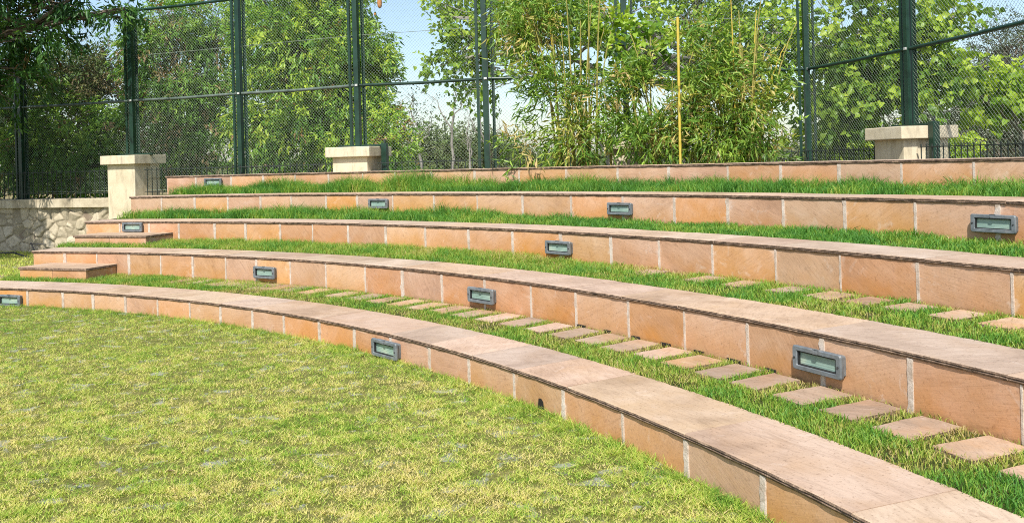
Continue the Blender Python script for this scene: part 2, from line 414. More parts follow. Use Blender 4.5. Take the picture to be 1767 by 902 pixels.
for k in range(5):
    root = empty('stone_tier', pol(R[k], .75, B[k]))
    tag(root, TIER_LABEL[k], 'stone bench', 'curved sandstone tiers')
    ml = Matrix.Translation(-Vector(root.location))
    def put(o, a, z, rc):
        p = pol(rc, a, z); o.location = p - Vector(root.location); o.rotation_euler = (0,0,a-PI/2)
    js = sorted(J[k])
    pitch = .0432
    while js[0] > A_R: js.insert(0, js[0]-pitch*random.uniform(.96,1.04))
    aend = end_angle(R[k], END_X[k]) if k else 1.75
    while js[-1] < aend-.03: js.append(js[-1]+pitch)
    js = [j for j in js if j < aend-.012]+[aend]
    zt = Z[k]-.034
    # riser slabs
    for i in range(len(js)-1):
        a0, a1 = js[i]+.0004, js[i+1]-.0004
        zc = .5*(B[k]+zt)
        bm = bmesh.new()
        jit = random.uniform(-.003,.003)
        curved_prism(bm, R[k], a0, a1, R[k]+jit, R[k]+.035, B[k]-.06-zc, zt-zc, 4)
        bmesh.ops.bevel(bm, geom=[e for e in bm.edges if e.calc_face_angle(0) > .8], offset=.003, segments=1, affect='EDGES')
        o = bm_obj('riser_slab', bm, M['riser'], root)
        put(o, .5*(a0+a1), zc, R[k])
        # lime mortar smeared over the joint
        if i > 0:
            bm = bmesh.new(); n = 9; L = []
            wd = random.choice((.010,.013,.016,.020) if js[i] > .62 else (.005,.007,.010,.016)); ph = random.random()*9
            for q in range(n+1):
                z = (B[k]-.03)+(zt-.001-B[k]+.03)*q/n - zc
                wl = wd*(.85+.3*random.random()); wr = wd*(.85+.3*random.random())
                if random.random() < .07: wl *= 1.5
                L.append((bm.verts.new((-wl,-.0065+random.uniform(-.001,.0005),z)), bm.verts.new((wr,-.0065+random.uniform(-.001,.0005),z)),
                          bm.verts.new((wr+.002,.004,z)), bm.verts.new((-wl-.002,.004,z))))
            for q in range(n):
                for s_ in range(4):
                    bm.faces.new((L[q][s_], L[q][(s_+1)%4], L[q+1][(s_+1)%4], L[q+1][s_]))
            bm.faces.new(L[0]); bm.faces.new(L[-1])
            o = bm_obj('mortar_joint', bm, M['mortar'], root)
            put(o, js[i], zc, R[k])
    # coping slabs: thick flags with a dark split edge
    cj = [js[0]]
    while cj[-1] < aend-.06:
        cj.append(cj[-1]+random.choice((.0432,.0864,.0864))*random.uniform(.97,1.03))
    cj = [c for c in cj if c < aend-.03]+[aend+.001]
    for i in range(len(cj)-1):
        a0, a1 = cj[i]+.00012, cj[i+1]-.00012
        am = .5*(a0+a1); n = max(6, int((a1-a0)*R[k]/.045))
        bm = bmesh.new(); prof = []
        z0 = Z[k]+random.uniform(-.002,.002); ro = R[k]+CAPW[k]
        ph = random.random()*20
        for q in range(n+1):
            a = a1+(a0-a1)*q/n-am
            e = lambda s_: .0024*(math.sin(ph+s_*7+q*.9)+.7*math.sin(2.3*q+ph*s_))*random.uniform(.5,1)
            pr = [(R[k]-.013+e(1)*.6, z0-.004), (R[k]-.016+e(2), z0-.012), (R[k]-.009+e(3), z0-.017), (R[k]-.014+e(4), z0-.023), (R[k]-.006+e(5)*.6, Z[k]-.0335),
                  (ro, Z[k]-.0335), (ro+e(6)*2, z0-.002), (R[k]-.009+e(1)*.6, z0)]
            prof.append([bm.verts.new((-r*math.sin(a), r*math.cos(a)-R[k], z-Z[k])) for r, z in pr])
        m8 = len(prof[0])
        for q in range(n):
            for s_ in range(m8):
                f = bm.faces.new((prof[q][s_], prof[q][(s_+1)%m8], prof[q+1][(s_+1)%m8], prof[q+1][s_]))
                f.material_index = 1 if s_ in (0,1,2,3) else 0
        bm.faces.new(prof[0]); bm.faces.new(prof[-1])
        o = bm_obj('coping_slab', bm, [M['coping'], M['edge']], root)
        put(o, am, Z[k], R[k])
    # fill behind the slabs
    bm = bmesh.new(); r1 = (R[k+1]+.01) if k < 4 else R[k]+CAPW[k]-.02
    V0 = []
    ns = 60
    for q in range(ns+1):
        t = q/ns; col = []
        for r in (R[k]+.036, r1):
            ae = (end_angle(r, END_X[k])-.001) if k else 1.74
            a = js[0]+(ae-js[0])*t
            p = pol(r, a)
            for z in (B[k]-.10, Z[k]-.035):
                col.append(bm.verts.new((p.x-root.location.x, p.y-root.location.y, z-root.location.z)))
        V0.append((col[0],col[2],col[3],col[1]))
    for q in range(ns):
        for s_ in range(4): bm.faces.new((V0[q][s_],V0[q][(s_+1)%4],V0[q+1][(s_+1)%4],V0[q+1][s_]))
    bm.faces.new(V0[0]); bm.faces.new(V0[-1])
    bm_obj('rubble_core', bm, M['core'], root)
    if k == 1:                         # near-black blocks stand in for the shade in slots at the riser foot
        for sa in (.6506,.6284,.6052,.5822,.5584,.5348,.5118):
            bm = bmesh.new(); add_box(bm, (0,.005,0), (.10+random.uniform(-.025,.02),.026,.024), bev=.004)
            o = bm_obj('drain_slot_shade', bm, M['dark'], root); put(o, sa, .214, R[1])
    if k == 0:                         # near-black plate in place of the shade inside the broken drain hole
        bm = bmesh.new()
        L0 = [bm.verts.new(p) for p in ((-.03,-.005,-.02),(.034,-.005,-.02),(.026,-.005,.028),(.004,-.005,.045),(-.022,-.005,.040))]
        L1 = [bm.verts.new((v.co.x,.02,v.co.z)) for v in L0]
        bm.faces.new(L0)
        for q in range(5): bm.faces.new((L0[q],L0[(q+1)%5],L1[(q+1)%5],L1[q]))
        o = bm_obj('drain_hole_shade', bm, M['dark'], root); put(o, .570, .03, R[0])

# half-height stone steps at the left end of the tiers
def step_block(a0, a1, r0, r1, zb, zt, label):
    am = .5*(a0+a1); root = empty('stone_step', pol(r0, am, zb), am-PI/2)
    tag(root, label, 'step', 'half-height steps at the left end of the tiers')
    n = 2
    for i in range(n):
        b0, b1 = a0+(a1-a0)*i/n, a0+(a1-a0)*(i+1)/n
        bm = bmesh.new(); zc = .5*(zb+zt)
        curved_prism(bm, r0, a0-am+am, a1, 0, 0, 0, 0) if False else None
        lx0, lx1 = -r0*math.tan(b1-am)+.002, -r0*math.tan(b0-am)-.002
        add_box(bm, (.5*(lx0+lx1), .02, -.02), (lx1-lx0, .04, zt-zb-.03+.06), bev=.003)
        bm_obj('riser_slab', bm, M['riser'], root, (0,0,zc-zb-.005))
    wx = r0*math.tan((a1-a0)/2)
    bm = bmesh.new(); add_box(bm, (0,.5*(r1-r0)+.005,0), (2*wx+.03, r1-r0+.012, .030), bev=.004)
    for f in bm.faces:
        if abs(f.normal.z) < .5: f.material_index = 1
    bm_obj('tread_slab', bm, [M['coping'], M['edge']], root, (0,-.012,zt-zb-.015))
    bm = bmesh.new(); add_box(bm, (0,.5*(r1-r0)+.02,.5*(zt-zb)-.04), (2*wx-.01, r1-r0-.045, zt-zb+.01))
    bm_obj('cheek_slab', bm, M['riser'], root)
step_block(1.1838, 1.2683, 12.955, 13.452, .195, .355, 'low stone step on the first terrace, against the left end of the second tier')
step_block(1.2019, 1.2901, 14.18, 14.715, .485, .650, 'low stone step under the left light of the third tier')

# ------------------------------------------------------------------ stepping stones
ST1 = [1.0830,1.0589,1.0345,1.0173,.9985,.9795,.9610,.9419,.9166,.8827,.8568,.8322,.8081,.7849,.7603,.7355,.7112,.6878,.6633,.6401,.6166,.5938,.5698,.5470,.5229,.5006,.4739,.4493,.4238,.3986,.3740,.3490]
ST2 = [.6711,.6261,.5989,.5678,.5433,.5213,.4994,.4757,.4527,.4290]
ORD = ['first','second','third','fourth','fifth','sixth','seventh','eighth','ninth','tenth','eleventh','twelfth','thirteenth','fourteenth','fifteenth','sixteenth','seventeenth','eighteenth','nineteenth','twentieth','twenty-first','twenty-second','twenty-third','twenty-fourth','twenty-fifth','twenty-sixth','twenty-seventh','twenty-eighth','twenty-ninth','thirtieth','thirty-first','thirty-second']
STONES = []
def stone(r, a, w_, l_, z, label, group):
    bm = bmesh.new(); n = 5; top, bot = [], []
    pts = []
    for (x0,y0,x1,y1) in ((-1,-1,1,-1),(1,-1,1,1),(1,1,-1,1),(-1,1,-1,-1)):
        for q in range(n):
            t = q/n
            pts.append(((x0+(x1-x0)*t)*w_/2+random.uniform(-.005,.005), (y0+(y1-y0)*t)*l_/2+random.uniform(-.005,.005)))
    t_ = [bm.verts.new((x*.985,y*.99,.012)) for x,y in pts]
    e_ = [bm.verts.new((x,y,.008)) for x,y in pts]
    b_ = [bm.verts.new((x,y,-.03)) for x,y in pts]
    bm.faces.new(t_); m_ = len(pts)
    for q in range(m_):
        f = bm.faces.new((t_[q],t_[(q+1)%m_],e_[(q+1)%m_],e_[q])); f.material_index = 0
        f = bm.faces.new((e_[q],e_[(q+1)%m_],b_[(q+1)%m_],b_[q])); f.material_index = 1
    o = bm_obj('stepping_stone', bm, [M['paver'], M['edge']], None, pol(r,a,z), a-PI/2+random.uniform(-.05,.05))
    o.rotation_euler.x = random.uniform(-.012,.012); o.rotation_euler.y = random.uniform(-.015,.015)
    tag(o, label, 'stepping stone', group)
    STONES.append((r, a, w_, l_))
n1 = len(ST1)
vis = [a for a in ST1 if a > .385]
for i, a in enumerate(sorted(ST1)):
    # count starts at the right edge of the photograph
    j = i-2
    lab = ('flat sandstone paver at the foot of the second tier, %s from the right edge' % ORD[j]) if j >= 0 else 'flat sandstone paver of the second tier row, outside the picture on the right'
    stone(13.26+random.uniform(-.012,.012), a, .215*random.uniform(.95,1.06), .35*random.uniform(.95,1.05), .2005, lab, 'stepping stones along the second tier')
for i, a in enumerate(sorted(ST2)):
    j = i-1
    lab = ('flat sandstone paver at the foot of the third tier, %s from the right edge' % ORD[j]) if j >= 0 else 'flat sandstone paver of the third tier row, outside the picture on the right'
    stone(14.53, a, .215*random.uniform(.93,1.08), .30*random.uniform(.95,1.05), .5005, lab, 'stepping stones along the third tier')

# ------------------------------------------------------------------ step lights
LIGHTS = [(0,1.2155,.062,'lowest-tier step light, the one half sunk in grass at the far left'),
 (0,.7246,.085,'grey step light low on the front tier, right above the lawn'),
 (1,.9938,.335,'step light on the second tier nearest its left end'),
 (1,.7425,.337,'middle of the three step lights on the second tier'),
 (1,.4818,.349,'large grey step light on the second tier above the stepping stones, nearest the viewer'),
 (2,1.2498,.728,'step light on the third tier just above the low stone step'),
 (2,.7600,.641,'step light in the middle of the third tier'),
 (3,1.0242,.985,'step light on the fourth tier half hidden by tall grass'),
 (3,.7730,.961,'step light on the fourth tier in the middle of the wall'),
 (3,.5183,.955,'step light on the fourth tier at the right edge of the view'),
 (4,1.2781,1.318,'small step light on the topmost tier near its left end')]
def rect_ring(bm, w0, h0, y0, w1, h1, y1):
    a = [bm.verts.new((sx*w0/2, y0, sz*h0/2)) for sx, sz in ((-1,-1),(1,-1),(1,1),(-1,1))]
    b = [bm.verts.new((sx*w1/2, y1, sz*h1/2)) for sx, sz in ((-1,-1),(1,-1),(1,1),(-1,1))]
    for q in range(4): bm.faces.new((a[q],a[(q+1)%4],b[(q+1)%4],b[q]))
    return a, b
def rounded(w_, h_, rad, n=4):
    pts = []
    for cx_, cz_, s0 in ((w_/2-rad,h_/2-rad,0),(-w_/2+rad,h_/2-rad,PI/2),(-w_/2+rad,-h_/2+rad,PI),(w_/2-rad,-h_/2+rad,1.5*PI)):
        for q in range(n+1):
            t = s0+PI/2*q/n; pts.append((cx_+rad*math.cos(t), cz_+rad*math.sin(t)))
    return pts
def loop(bm, w_, h_, rad, y): return [bm.verts.new((x,y,z)) for x,z in rounded(w_,h_,rad)]
def bridge(bm, a, b):
    n = len(a)
    for q in range(n): bm.faces.new((a[q],a[(q+1)%n],b[(q+1)%n],b[q]))
for i, (k, a, z, lab) in enumerate(LIGHTS):
    t = empty('step_light', pol(R[k]-.004, a, z), a-PI/2)
    tag(t, lab, 'step light', 'bulkhead lights set in the tiers')
    if i == 0:
        bm = bmesh.new()
        Ls = [loop(bm,.325,.118,.012,.02), loop(bm,.325,.118,.012,-.026), loop(bm,.35,.136,.014,-.030), loop(bm,.354,.140,.016,-.046), loop(bm,.342,.128,.014,-.055),
              loop(bm,.290,.088,.006,-.055), loop(bm,.282,.082,.004,-.049), loop(bm,.278,.078,.003,-.012)]
        for q in range(len(Ls)-1): bridge(bm, Ls[q], Ls[q+1])
        bm.faces.new(Ls[0])
        add_box(bm, (0,-.0575,.052), (.03,.011,.018), bev=.003)     # latch on the top edge
        add_box(bm, (0,-.050,.0705), (.045,.010,.006), bev=.002)
        h0 = bm_obj('housing', bm, M['housing'], t)
        bm = bmesh.new(); add_box(bm, (0,-.027,0), (.269,.006,.070)); g0 = bm_obj('glass', bm, M['glass'], t)
        bm = bmesh.new()
        for gx, gz, gw, gh in ((0,.0385,.280,.008),(0,-.0385,.280,.008),(.1385,0,.008,.069),(-.1385,0,.008,.069)): add_box(bm, (gx,-.033,gz), (gw,.028,gh))
        k0 = bm_obj('recess_shade_ring', bm, M['black'], t)  # black ring painted as the shade around the lens recess
        bm = bmesh.new()
        bmesh.ops.create_cone(bm, cap_ends=True, segments=10, radius1=.006, radius2=.006, depth=.006)
        bmesh.ops.rotate(bm, cent=(0,0,0), matrix=Matrix.Rotation(PI/2,3,'X'), verts=bm.verts[:])
        s0 = bm_obj('screw', bm, M['screw'], t, (-.158,-.0565,0))
        s1 = s0.copy(); COL.objects.link(s1); s1.location.x = .158; s1.parent = t
        protos = [h0,g0,k0,s0,s1]
    else:
        for p in protos:
            c = p.copy(); COL.objects.link(c); c.parent = t

# ------------------------------------------------------------------ boundary wall, pillars, fence
FZ0, FZM, FZT = 1.05, 2.90, 4.62
fdir = {}
keys = sorted(FP)
P2 = {k_: Vector(FP[k_]) for k_ in keys}
# rubble wall (one stretch per straight run)
def hash_cells(W_, H_, n):
    return np.stack([rng.random(n)*W_, rng.random(n)*H_], 1)
def rubble_wall(pa, pb, label, detail):
    d = (pb-pa); L = d.length; d.normalize(); ang = math.atan2(d.y, d.x)
    root = empty('boundary_wall', (pa.x, pa.y, -.05), ang)
    tag(root, label, 'stone wall', 'rubble boundary walls under the fence')
    H = .93
    nx = int(L/.016) if detail else 24; nz = int(H/.016) if detail else 6
    xs = np.linspace(0,L,nx); zs = np.linspace(0,H,nz)
    X, Zz = np.meshgrid(xs, zs, indexing='ij')
    if detail:
        n = int(L*H*24); c = hash_cells(L,H,n); ch = rng.random(n); gx = rng.normal(size=(n,2))*.25
        D1 = np.full(X.shape, 9.); D2 = np.full(X.shape, 9.); I1 = np.zeros(X.shape, int)
        wx = .05*(fnoise(X,Zz,6)-.5); wz = .05*(fnoise(X+5,Zz+5,6)-.5)
        for q in range(n):
            dd = np.sqrt(((X+wx-c[q,0])*.8)**2+(Zz+wz-c[q,1])**2)
            m1 = dd < D1
            D2 = np.where(m1, D1, np.minimum(D2, dd)); D1 = np.where(m1, dd, D1); I1 = np.where(m1, q, I1)
        edge = np.clip((D2-D1)/.05, 0, 1)
        hgt = .62*(.02+.04*ch[I1]+gx[I1][...,0]*(X-c[I1][...,0])+gx[I1][...,1]*(Zz-c[I1][...,1]))*edge**.5+.012*(fnoise(X,Zz,22)-.5)
        tint = np.where(edge < .28, 0.0, .25+.75*ch[I1])
    else:
        hgt = .03*fnoise(X,Zz,5); tint = np.full(X.shape,.6)
    V = np.stack([X, -.20-hgt, Zz], -1).reshape(-1,3)
    i, j = np.meshgrid(np.arange(nx-1), np.arange(nz-1), indexing='ij')
    F = np.stack([i*nz+j, (i+1)*nz+j, (i+1)*nz+j+1, i*nz+j+1], -1).reshape(-1,4)
    me = np_mesh('rubble_face', V, F, M['rubble'], tint.ravel(), 4)
    link('rubble_face', me, root)
    bm = bmesh.new(); add_box(bm, (L/2,0,H/2), (L,.38,H)); bm_obj('wall_core', bm, M['core'], root)
    bm = bmesh.new()
    nseg = max(1,int(L/.9))
    for q in range(nseg):
        add_box(bm, ((q+.5)*L/nseg, -.02, H+.085), (L/nseg-.004,.56,.168), bev=.008)
    bm_obj('wall_coping', bm, M['coping_wall'], root)
    return root
m, nt_, out_ = new_mat('rubble_stone'); k = N(nt_)
a_ = k.n('ShaderNodeAttribute'); a_.attribute_name = 'tint'
wv = k.worldvec()
c_ = k.ramp(a_.outputs['Fac'], [(0,(.29,.245,.17)),(.2,(.32,.27,.19)),(.3,(.34,.29,.20)),(.65,(.44,.375,.265)),(1,(.52,.45,.33))])
c_ = k.mix(.7, c_, k.ramp(k.noise(wv, 9, 6, .7), [(.3,(.6,.58,.55)),(.55,(1,1,1)),(.75,(1.2,1.18,1.12))]), 'MULTIPLY')
k.bsdf(out_, c_, .9, k.bump(k.noise(wv, 60, 5), .5, .008), spec=.15); M['rubble'] = m
M['coping_wall'] = simple('weathered_wall_coping', [(.30,.25,.17),(.47,.40,.28),(.56,.49,.36)], 3.5, .9, .5, .006, 30, dirt=((.2,.16,.11),.5))
rubble_wall(P2[0]+(P2[0]-P2[1])*1.2, P2[2]-(P2[2]-P2[1]).normalized()*.30, 'rubble stone wall with flat coping under the fence, left of the first pillar', True)
rubble_wall(P2[2], P2[4], 'rubble stone wall hidden behind the top tier, between the left and middle pillars', False)
rubble_wall(P2[4], P2[7], 'rubble stone wall hidden behind the bamboo, right of the middle pillar', False)
rubble_wall(P2[7], P2[10], 'rubble stone wall under the right-hand fence run behind the top tier', False)

# fence runs
def copies(o, parent, loc, rz=0.0):
    c = o.copy(); COL.objects.link(c); c.parent = parent; c.location = loc; c.rotation_euler = (0,0,rz)
    return c
def run_dirs(ks):
    d = {}
    for i, q in enumerate(ks):
        a = P2[ks[max(0,i-1)]]; b = P2[ks[min(len(ks)-1,i+1)]]
        v = (b-a).normalized(); d[q] = math.atan2(v.y, v.x)
    return d
POST = {}
def make_post(h, root, loc, rz):
    """square tube with a channel on each side along the fence line"""
    ps = []
    e = empty('fence_post', loc, rz); e.parent = root
    key = round(h,2)
    if key not in POST:
        bm = bmesh.new(); add_box(bm, (0,0,h/2), (.088,.088,h), bev=.006); a = bm_obj('square_tube', bm, M['green_steel'], e)
        bm = bmesh.new()
        add_box(bm, (0,-.020,h/2), (.042,.006,h)); add_box(bm, (.018,.003,h/2), (.006,.040,h))
        b = bm_obj('side_channel', bm, M['green_steel'], e, (-.128,0,0))
        c = copies(b, e, (.128,0,0), PI)
        bm = bmesh.new(); add_box(bm, (0,-.052,0), (.05,.018,.035), bev=.004); d = bm_obj('rail_clip', bm, M['clip'], e, (.01,0,FZM-(loc[2])))
        POST[key] = [a,b,c,d]
    else:
        for p in POST[key]:
            q = copies(p, e, tuple(p.location), p.rotation_euler[2])
    return e
def wires(L, z0, z1, pitch=.058, wr=.0013):
    """two families of straight diagonal wires in the x-z plane; alternate families sit in front / behind"""
    H = z1-z0; segs = []
    for sgn in (1,-1):
        n0, n1 = int(-H/pitch)-1, int((L+H)/pitch)+1
        for q in range(n0, n1):
            x0 = q*pitch
            # x = x0 + sgn*(z-z0)
            ta, tb = 0.0, H
            if sgn > 0: ta = max(ta, -x0); tb = min(tb, L-x0)
            else: ta = max(ta, x0-L); tb = min(tb, x0)
            if tb-ta < .02: continue
            segs.append((x0+sgn*ta, z0+ta, x0+sgn*tb, z0+tb, .0022*sgn))
    Sg = np.array(segs)
    d = np.stack([Sg[:,2]-Sg[:,0], np.zeros(len(Sg)), Sg[:,3]-Sg[:,1]],1); d /= np.linalg.norm(d,axis=1)[:,None]
    u = np.stack([-d[:,2], d[:,1], d[:,0]],1); v = np.array([0,1.,0])[None,:]
    p0 = np.stack([Sg[:,0],Sg[:,4],Sg[:,1]],1); p1 = np.stack([Sg[:,2],Sg[:,4],Sg[:,3]],1)
    V = np.zeros((len(Sg),8,3))
    for q in range(4):
        t = PI/4+q*PI/2
        o = wr*1.2*(math.cos(t)*u+math.sin(t)*v)
        V[:,q] = p0+o; V[:,4+q] = p1+o
    base = np.arange(len(Sg))[:,None]*8
    F = np.concatenate([base+np.array([[q,(q+1)%4,4+(q+1)%4,4+q]]) for q in range(4)])
    return V.reshape(-1,3), F
def fence_run(ks, label, pillars):
    a0 = P2[ks[0]]
    root = empty('chain_link_fence', (a0.x,a0.y,0)); tag(root, label, 'fence', 'tall chain-link fence runs')
    dirs = run_dirs(ks)
    rel = lambda v, z=0.0: Vector((v.x-a0.x, v.y-a0.y, z))
    for q in ks:
        z = 1.85 if q in pillars else FZ0
        if q == 7 and ks[0] == 7: continue
        make_post(FZT+.06-z, root, rel(P2[q], z), dirs[q])
    for i in range(len(ks)-1):
        a, b = P2[ks[i]], P2[ks[i+1]]; d = b-a; L = d.length; ang = math.atan2(d.y,d.x)
        Vv, F = wires(L-.16, FZ0+.12, FZT-.03)
        me = np_mesh('mesh_panel', Vv, F, M['wire'], nv=4)
        e = link('mesh_panel', me, root, rel(a+d.normalized()*.08), ang)
        for nm, z, rad in (('middle_rail', FZM, .026), ('top_rail', FZT, .026)):
            V, F = tube_arrays([(np.array([(.05,.0,0),(L/2,.0,-.012),(L-.05,.0,0)]), np.full(3,rad))], 8)
            me = np_mesh(nm, V, F, M['green_steel'] if nm == 'top_rail' or ks[0] == 7 or i > 3 else M['lit_rail_steel'], nv=4)  # left middle rails take the sunlit copy of the green paint
            me.polygons.foreach_set('use_smooth', [True]*len(me.polygons))
            link(nm, me, root, rel(a, z), ang)
        V, F = tube_arrays([(np.array([(.05,0,0),(L-.05,0,0)]), np.full(2,.004))], 4)
        for z in (FZ0+.13, 3.75):
            me = np_mesh('line_wire', V, F, M['wire'], nv=4); link('line_wire', me, root, rel(a, z), ang)
    return root
fence_run([0,1,2,3,4,5,6,7], 'long rear run of tall green chain-link fence behind the tiers and bamboo', (2,4,6))
fence_run([7,8,9,10], 'right-hand run of tall green chain-link fence, coming forward from the corner post', (8,10))

# pillars with their steel brackets
PL = {2:'cream plastered pillar standing full height at the left end of the tiers',
      4:'cream plastered pillar behind the top tier, in front of the bright green tree',
      6:'cream plastered pillar half hidden behind the bamboo leaves',
      8:'cream plastered pillar at the right, turned cornerwise with a dark bracket beside it',
      10:'cream plastered pillar of the right-hand fence run, outside the picture'}
dall = run_dirs([0,1,2,3,4,5,6,7]); dr_ = run_dirs([7,8,9,10]); dall[8] = dr_[8]; dall[10] = dr_[10]
for q in (2,4,6,8,10):
    an = dall[q]; p = P2[q]
    t = empty('pillar', (p.x,p.y,0), an); tag(t, PL[q], 'pillar', 'cream pillars carrying the fence posts')
    bm = bmesh.new(); add_box(bm, (0,0,.84), (.65,.65,1.74), bev=.012); bm_obj('pillar_body', bm, M['plaster'], t)
    bm = bmesh.new(); add_box(bm, (0,0,1.767), (.825,.825,.166), bev=.012); bm_obj('pillar_cap', bm, M['plaster_cap'], t)
    if q == 10: continue
    t = empty('steel_bracket', (p.x,p.y,1.85), an)
    tag(t, {2:'dark green steel bracket on the top of the left pillar',4:'dark green steel bracket on the top of the middle pillar',6:'dark steel bracket on the pillar hidden in bamboo',8:'dark green steel bracket on the top of the right-hand pillar'}[q], 'bracket', 'steel brackets bolted to the pillars')
    bm = bmesh.new(); add_box(bm, (.265,0,.022), (.43,.07,.03), bev=.003); add_box(bm, (-.215,0,.022), (.32,.07,.03), bev=.003)
    bm_obj('flat_arm', bm, M['green_steel'], t)
    if q == 2: continue
    bm = bmesh.new(); add_box(bm, (.49,0,-.30), (.095,.095,.70), bev=.006); bm_obj('upright', bm, M['green_steel'], t)
    bm = bmesh.new(); add_box(bm, (.49,0,.085), (.03,.03,.07), bev=.004); bm_obj('stud', bm, M['black_steel'], t)

# low picket railing on the wall
bmk = bmesh.new(); add_box(bmk, (0,0,.28), (.011,.011,.56))
pick_me = bpy.data.meshes.new('picket'); bmk.to_mesh(pick_me); bmk.free(); pick_me.materials.append(M['black_steel'])
RL = ['picket railing on the rubble wall at the far left','picket railing on the rubble wall, just left of the first pillar','picket railing right of the left pillar, behind the end of the top tier',
 'picket railing behind the top tier, left of the middle pillar','picket railing right of the middle pillar, in front of the far bushes','picket railing hidden behind the left half of the bamboo',
 'picket railing hidden behind the right half of the bamboo','picket railing left of the right-hand pillar, in front of a yellow-green shrub','picket railing right of the right-hand pillar']
for i in range(9):
    a, b = P2[i], P2[i+1]; d = b-a; L = d.length; ang = math.atan2(d.y,d.x)
    t = empty('picket_railing', (a.x,a.y,FZ0), ang); t.location -= Vector((-math.sin(ang),math.cos(ang),0))*.14
    tag(t, RL[i], 'railing', 'low picket railings on the boundary wall')
    s0 = .40 if i in (2,4,6,8) else .03; s1 = L-(.40 if i+1 in (2,4,6,8) else .03)
    bm = bmesh.new(); add_box(bm, ((s0+s1)/2,0,.52), (s1-s0,.022,.012)); bm_obj('rail', bm, M['black_steel'], t)
    bm = bmesh.new(); add_box(bm, ((s0+s1)/2,0,.10), (s1-s0,.022,.012)); bm_obj('rail', bm, M['black_steel'], t)
    n = int((s1-s0)/.115)
    for q in range(n):
        o = link('picket', pick_me, t, (s0+(q+.5)*(s1-s0)/n,0,0))

# small black stake light and its cable at the foot of the wall
t = empty('garden_spike', (-8.78,15.72,.0), .4); tag(t, 'small black metal spike leaning on the grass at the foot of the rubble wall', 'garden spike')
tube_obj('stake', [(np.array([(0.10,-.05,-.05),(0.0,0,.22),(-.03,.02,.30)]), np.array([.014,.014,.012]))], M['black'], t, 6)
tube_obj('cross_arm', [(np.array([(-.05,0.01,.285),(.22,-.02,.25)]), np.array([.012,.010]))], M['black'], t, 6)
tag(tube_obj('cable', [(np.array([(-8.85,15.75,.02),(-9.3,16.0,.10),(-9.9,16.35,.07),(-10.6,16.65,.05),(-11.5,16.9,.04)]), np.full(5,.016))], M['black'], None, 6), 'thin black cable lying along the foot of the rubble wall', 'cable')

# ------------------------------------------------------------------ leaves and trees
def unit(v): return v/(np.linalg.norm(v,axis=-1,keepdims=True)+1e-9)
def leaf_arrays(P, D, L, W, tint, shape='kite', fold=.25, nrm=None):
    """P base, D unit direction, L length, W width"""
    n = len(P)
    rv = nrm if nrm is not None else rng.normal(size=(n,3))
    side = unit(np.cross(D, rv)); up = np.cross(side, D)
    L = L[:,None]; W = W[:,None]
    if shape == 'kite':
        V = np.stack([P, P+D*L*.42+side*W*.5+up*W*fold, P+D*L-up*L*.10, P+D*L*.42-side*W*.5+up*W*fold], 1)
        F = np.array([[0,1,2],[0,2,3]])
    else:   # heart
        V = np.stack([P, P+D*L*.12+side*W*.40+up*W*fold*.8, P+D*L*.42+side*W*.5+up*W*fold, P+D*L-up*L*.18, P+D*L*.42-side*W*.5+up*W*fold, P+D*L*.12-side*W*.40+up*W*fold*.8, P+D*L*.45], 1)
        F = np.array([[0,1,6],[1,2,6],[2,3,6],[6,3,4],[6,4,5],[6,5,0]])
    m = V.shape[1]
    Fa = (np.arange(n)[:,None,None]*m+F[None]).reshape(-1,3)
    return V.reshape(-1,3), Fa, np.repeat(tint, m)

def clump_leaves(centres, outs, per, twig, L, W, droop, tbase, tvar, spread=.55, flat=0.0):
    """sprays: leaves set along a short twig from each centre"""
    n = len(centres)
    idx = np.repeat(np.arange(n), per)
    s = rng.random(len(idx))
    tw = unit(outs+rng.normal(size=(n,3))*.35)
    tw[:,2] -= droop*.5; tw = unit(tw)
    P = centres[idx]+tw[idx]*(s*twig)[:,None]+rng.normal(size=(len(idx),3))*(twig*.13)
    P[:,2] -= droop*.25*twig*s**2
    Dv = unit(tw[idx]*.7+rng.normal(size=(len(idx),3))*spread+np.array([0,0,-droop])[None])
    tint = np.clip(tbase[idx]+rng.normal(size=len(idx))*tvar, 0, 1)
    ln = L*rng.uniform(.65,1.2,len(idx)); wd = W*rng.uniform(.75,1.2,len(idx))
    nr = rng.normal(size=(len(idx),3))*(1-flat*.6)+np.array([0,-.3,1.0])*flat*1.6
    return P, Dv, ln, wd, tint, nr

def sample_blobs(blobs, n, shell=.55):
    vol = np.array([b[1][0]*b[1][1]*b[1][2] for b in blobs])**.75; pr = vol/vol.sum()
    pick = rng.choice(len(blobs), n, p=pr)
    c = np.array([b[0] for b in blobs])[pick]; r = np.array([b[1] for b in blobs])[pick]
    d = unit(rng.normal(size=(n,3))); rad = rng.random(n)**(shell)
    off = d*rad[:,None]*r
    # lumpy outline and holes
    nz = fnoise(c[:,0]+off[:,0]*1.0+off[:,1]*.7, c[:,2]+off[:,2], 1.6)
    off *= (.72+.62*nz)[:,None]
    return c+off, unit(off/r+np.array([0,0,.15])), pick, nz

def limb(p0, p1, r0, r1, n=6, wob=.08):
    p0 = np.array(p0,float); p1 = np.array(p1,float); L = np.linalg.norm(p1-p0)
    t = np.linspace(0,1,n)[:,None]
    pts = p0+(p1-p0)*t; pts[1:-1] += rng.normal(size=(n-2,3))*wob*L*.35
    pts[:,2] += np.sin(t[:,0]*PI)*.06*L
    return pts, np.linspace(r0,r1,n)

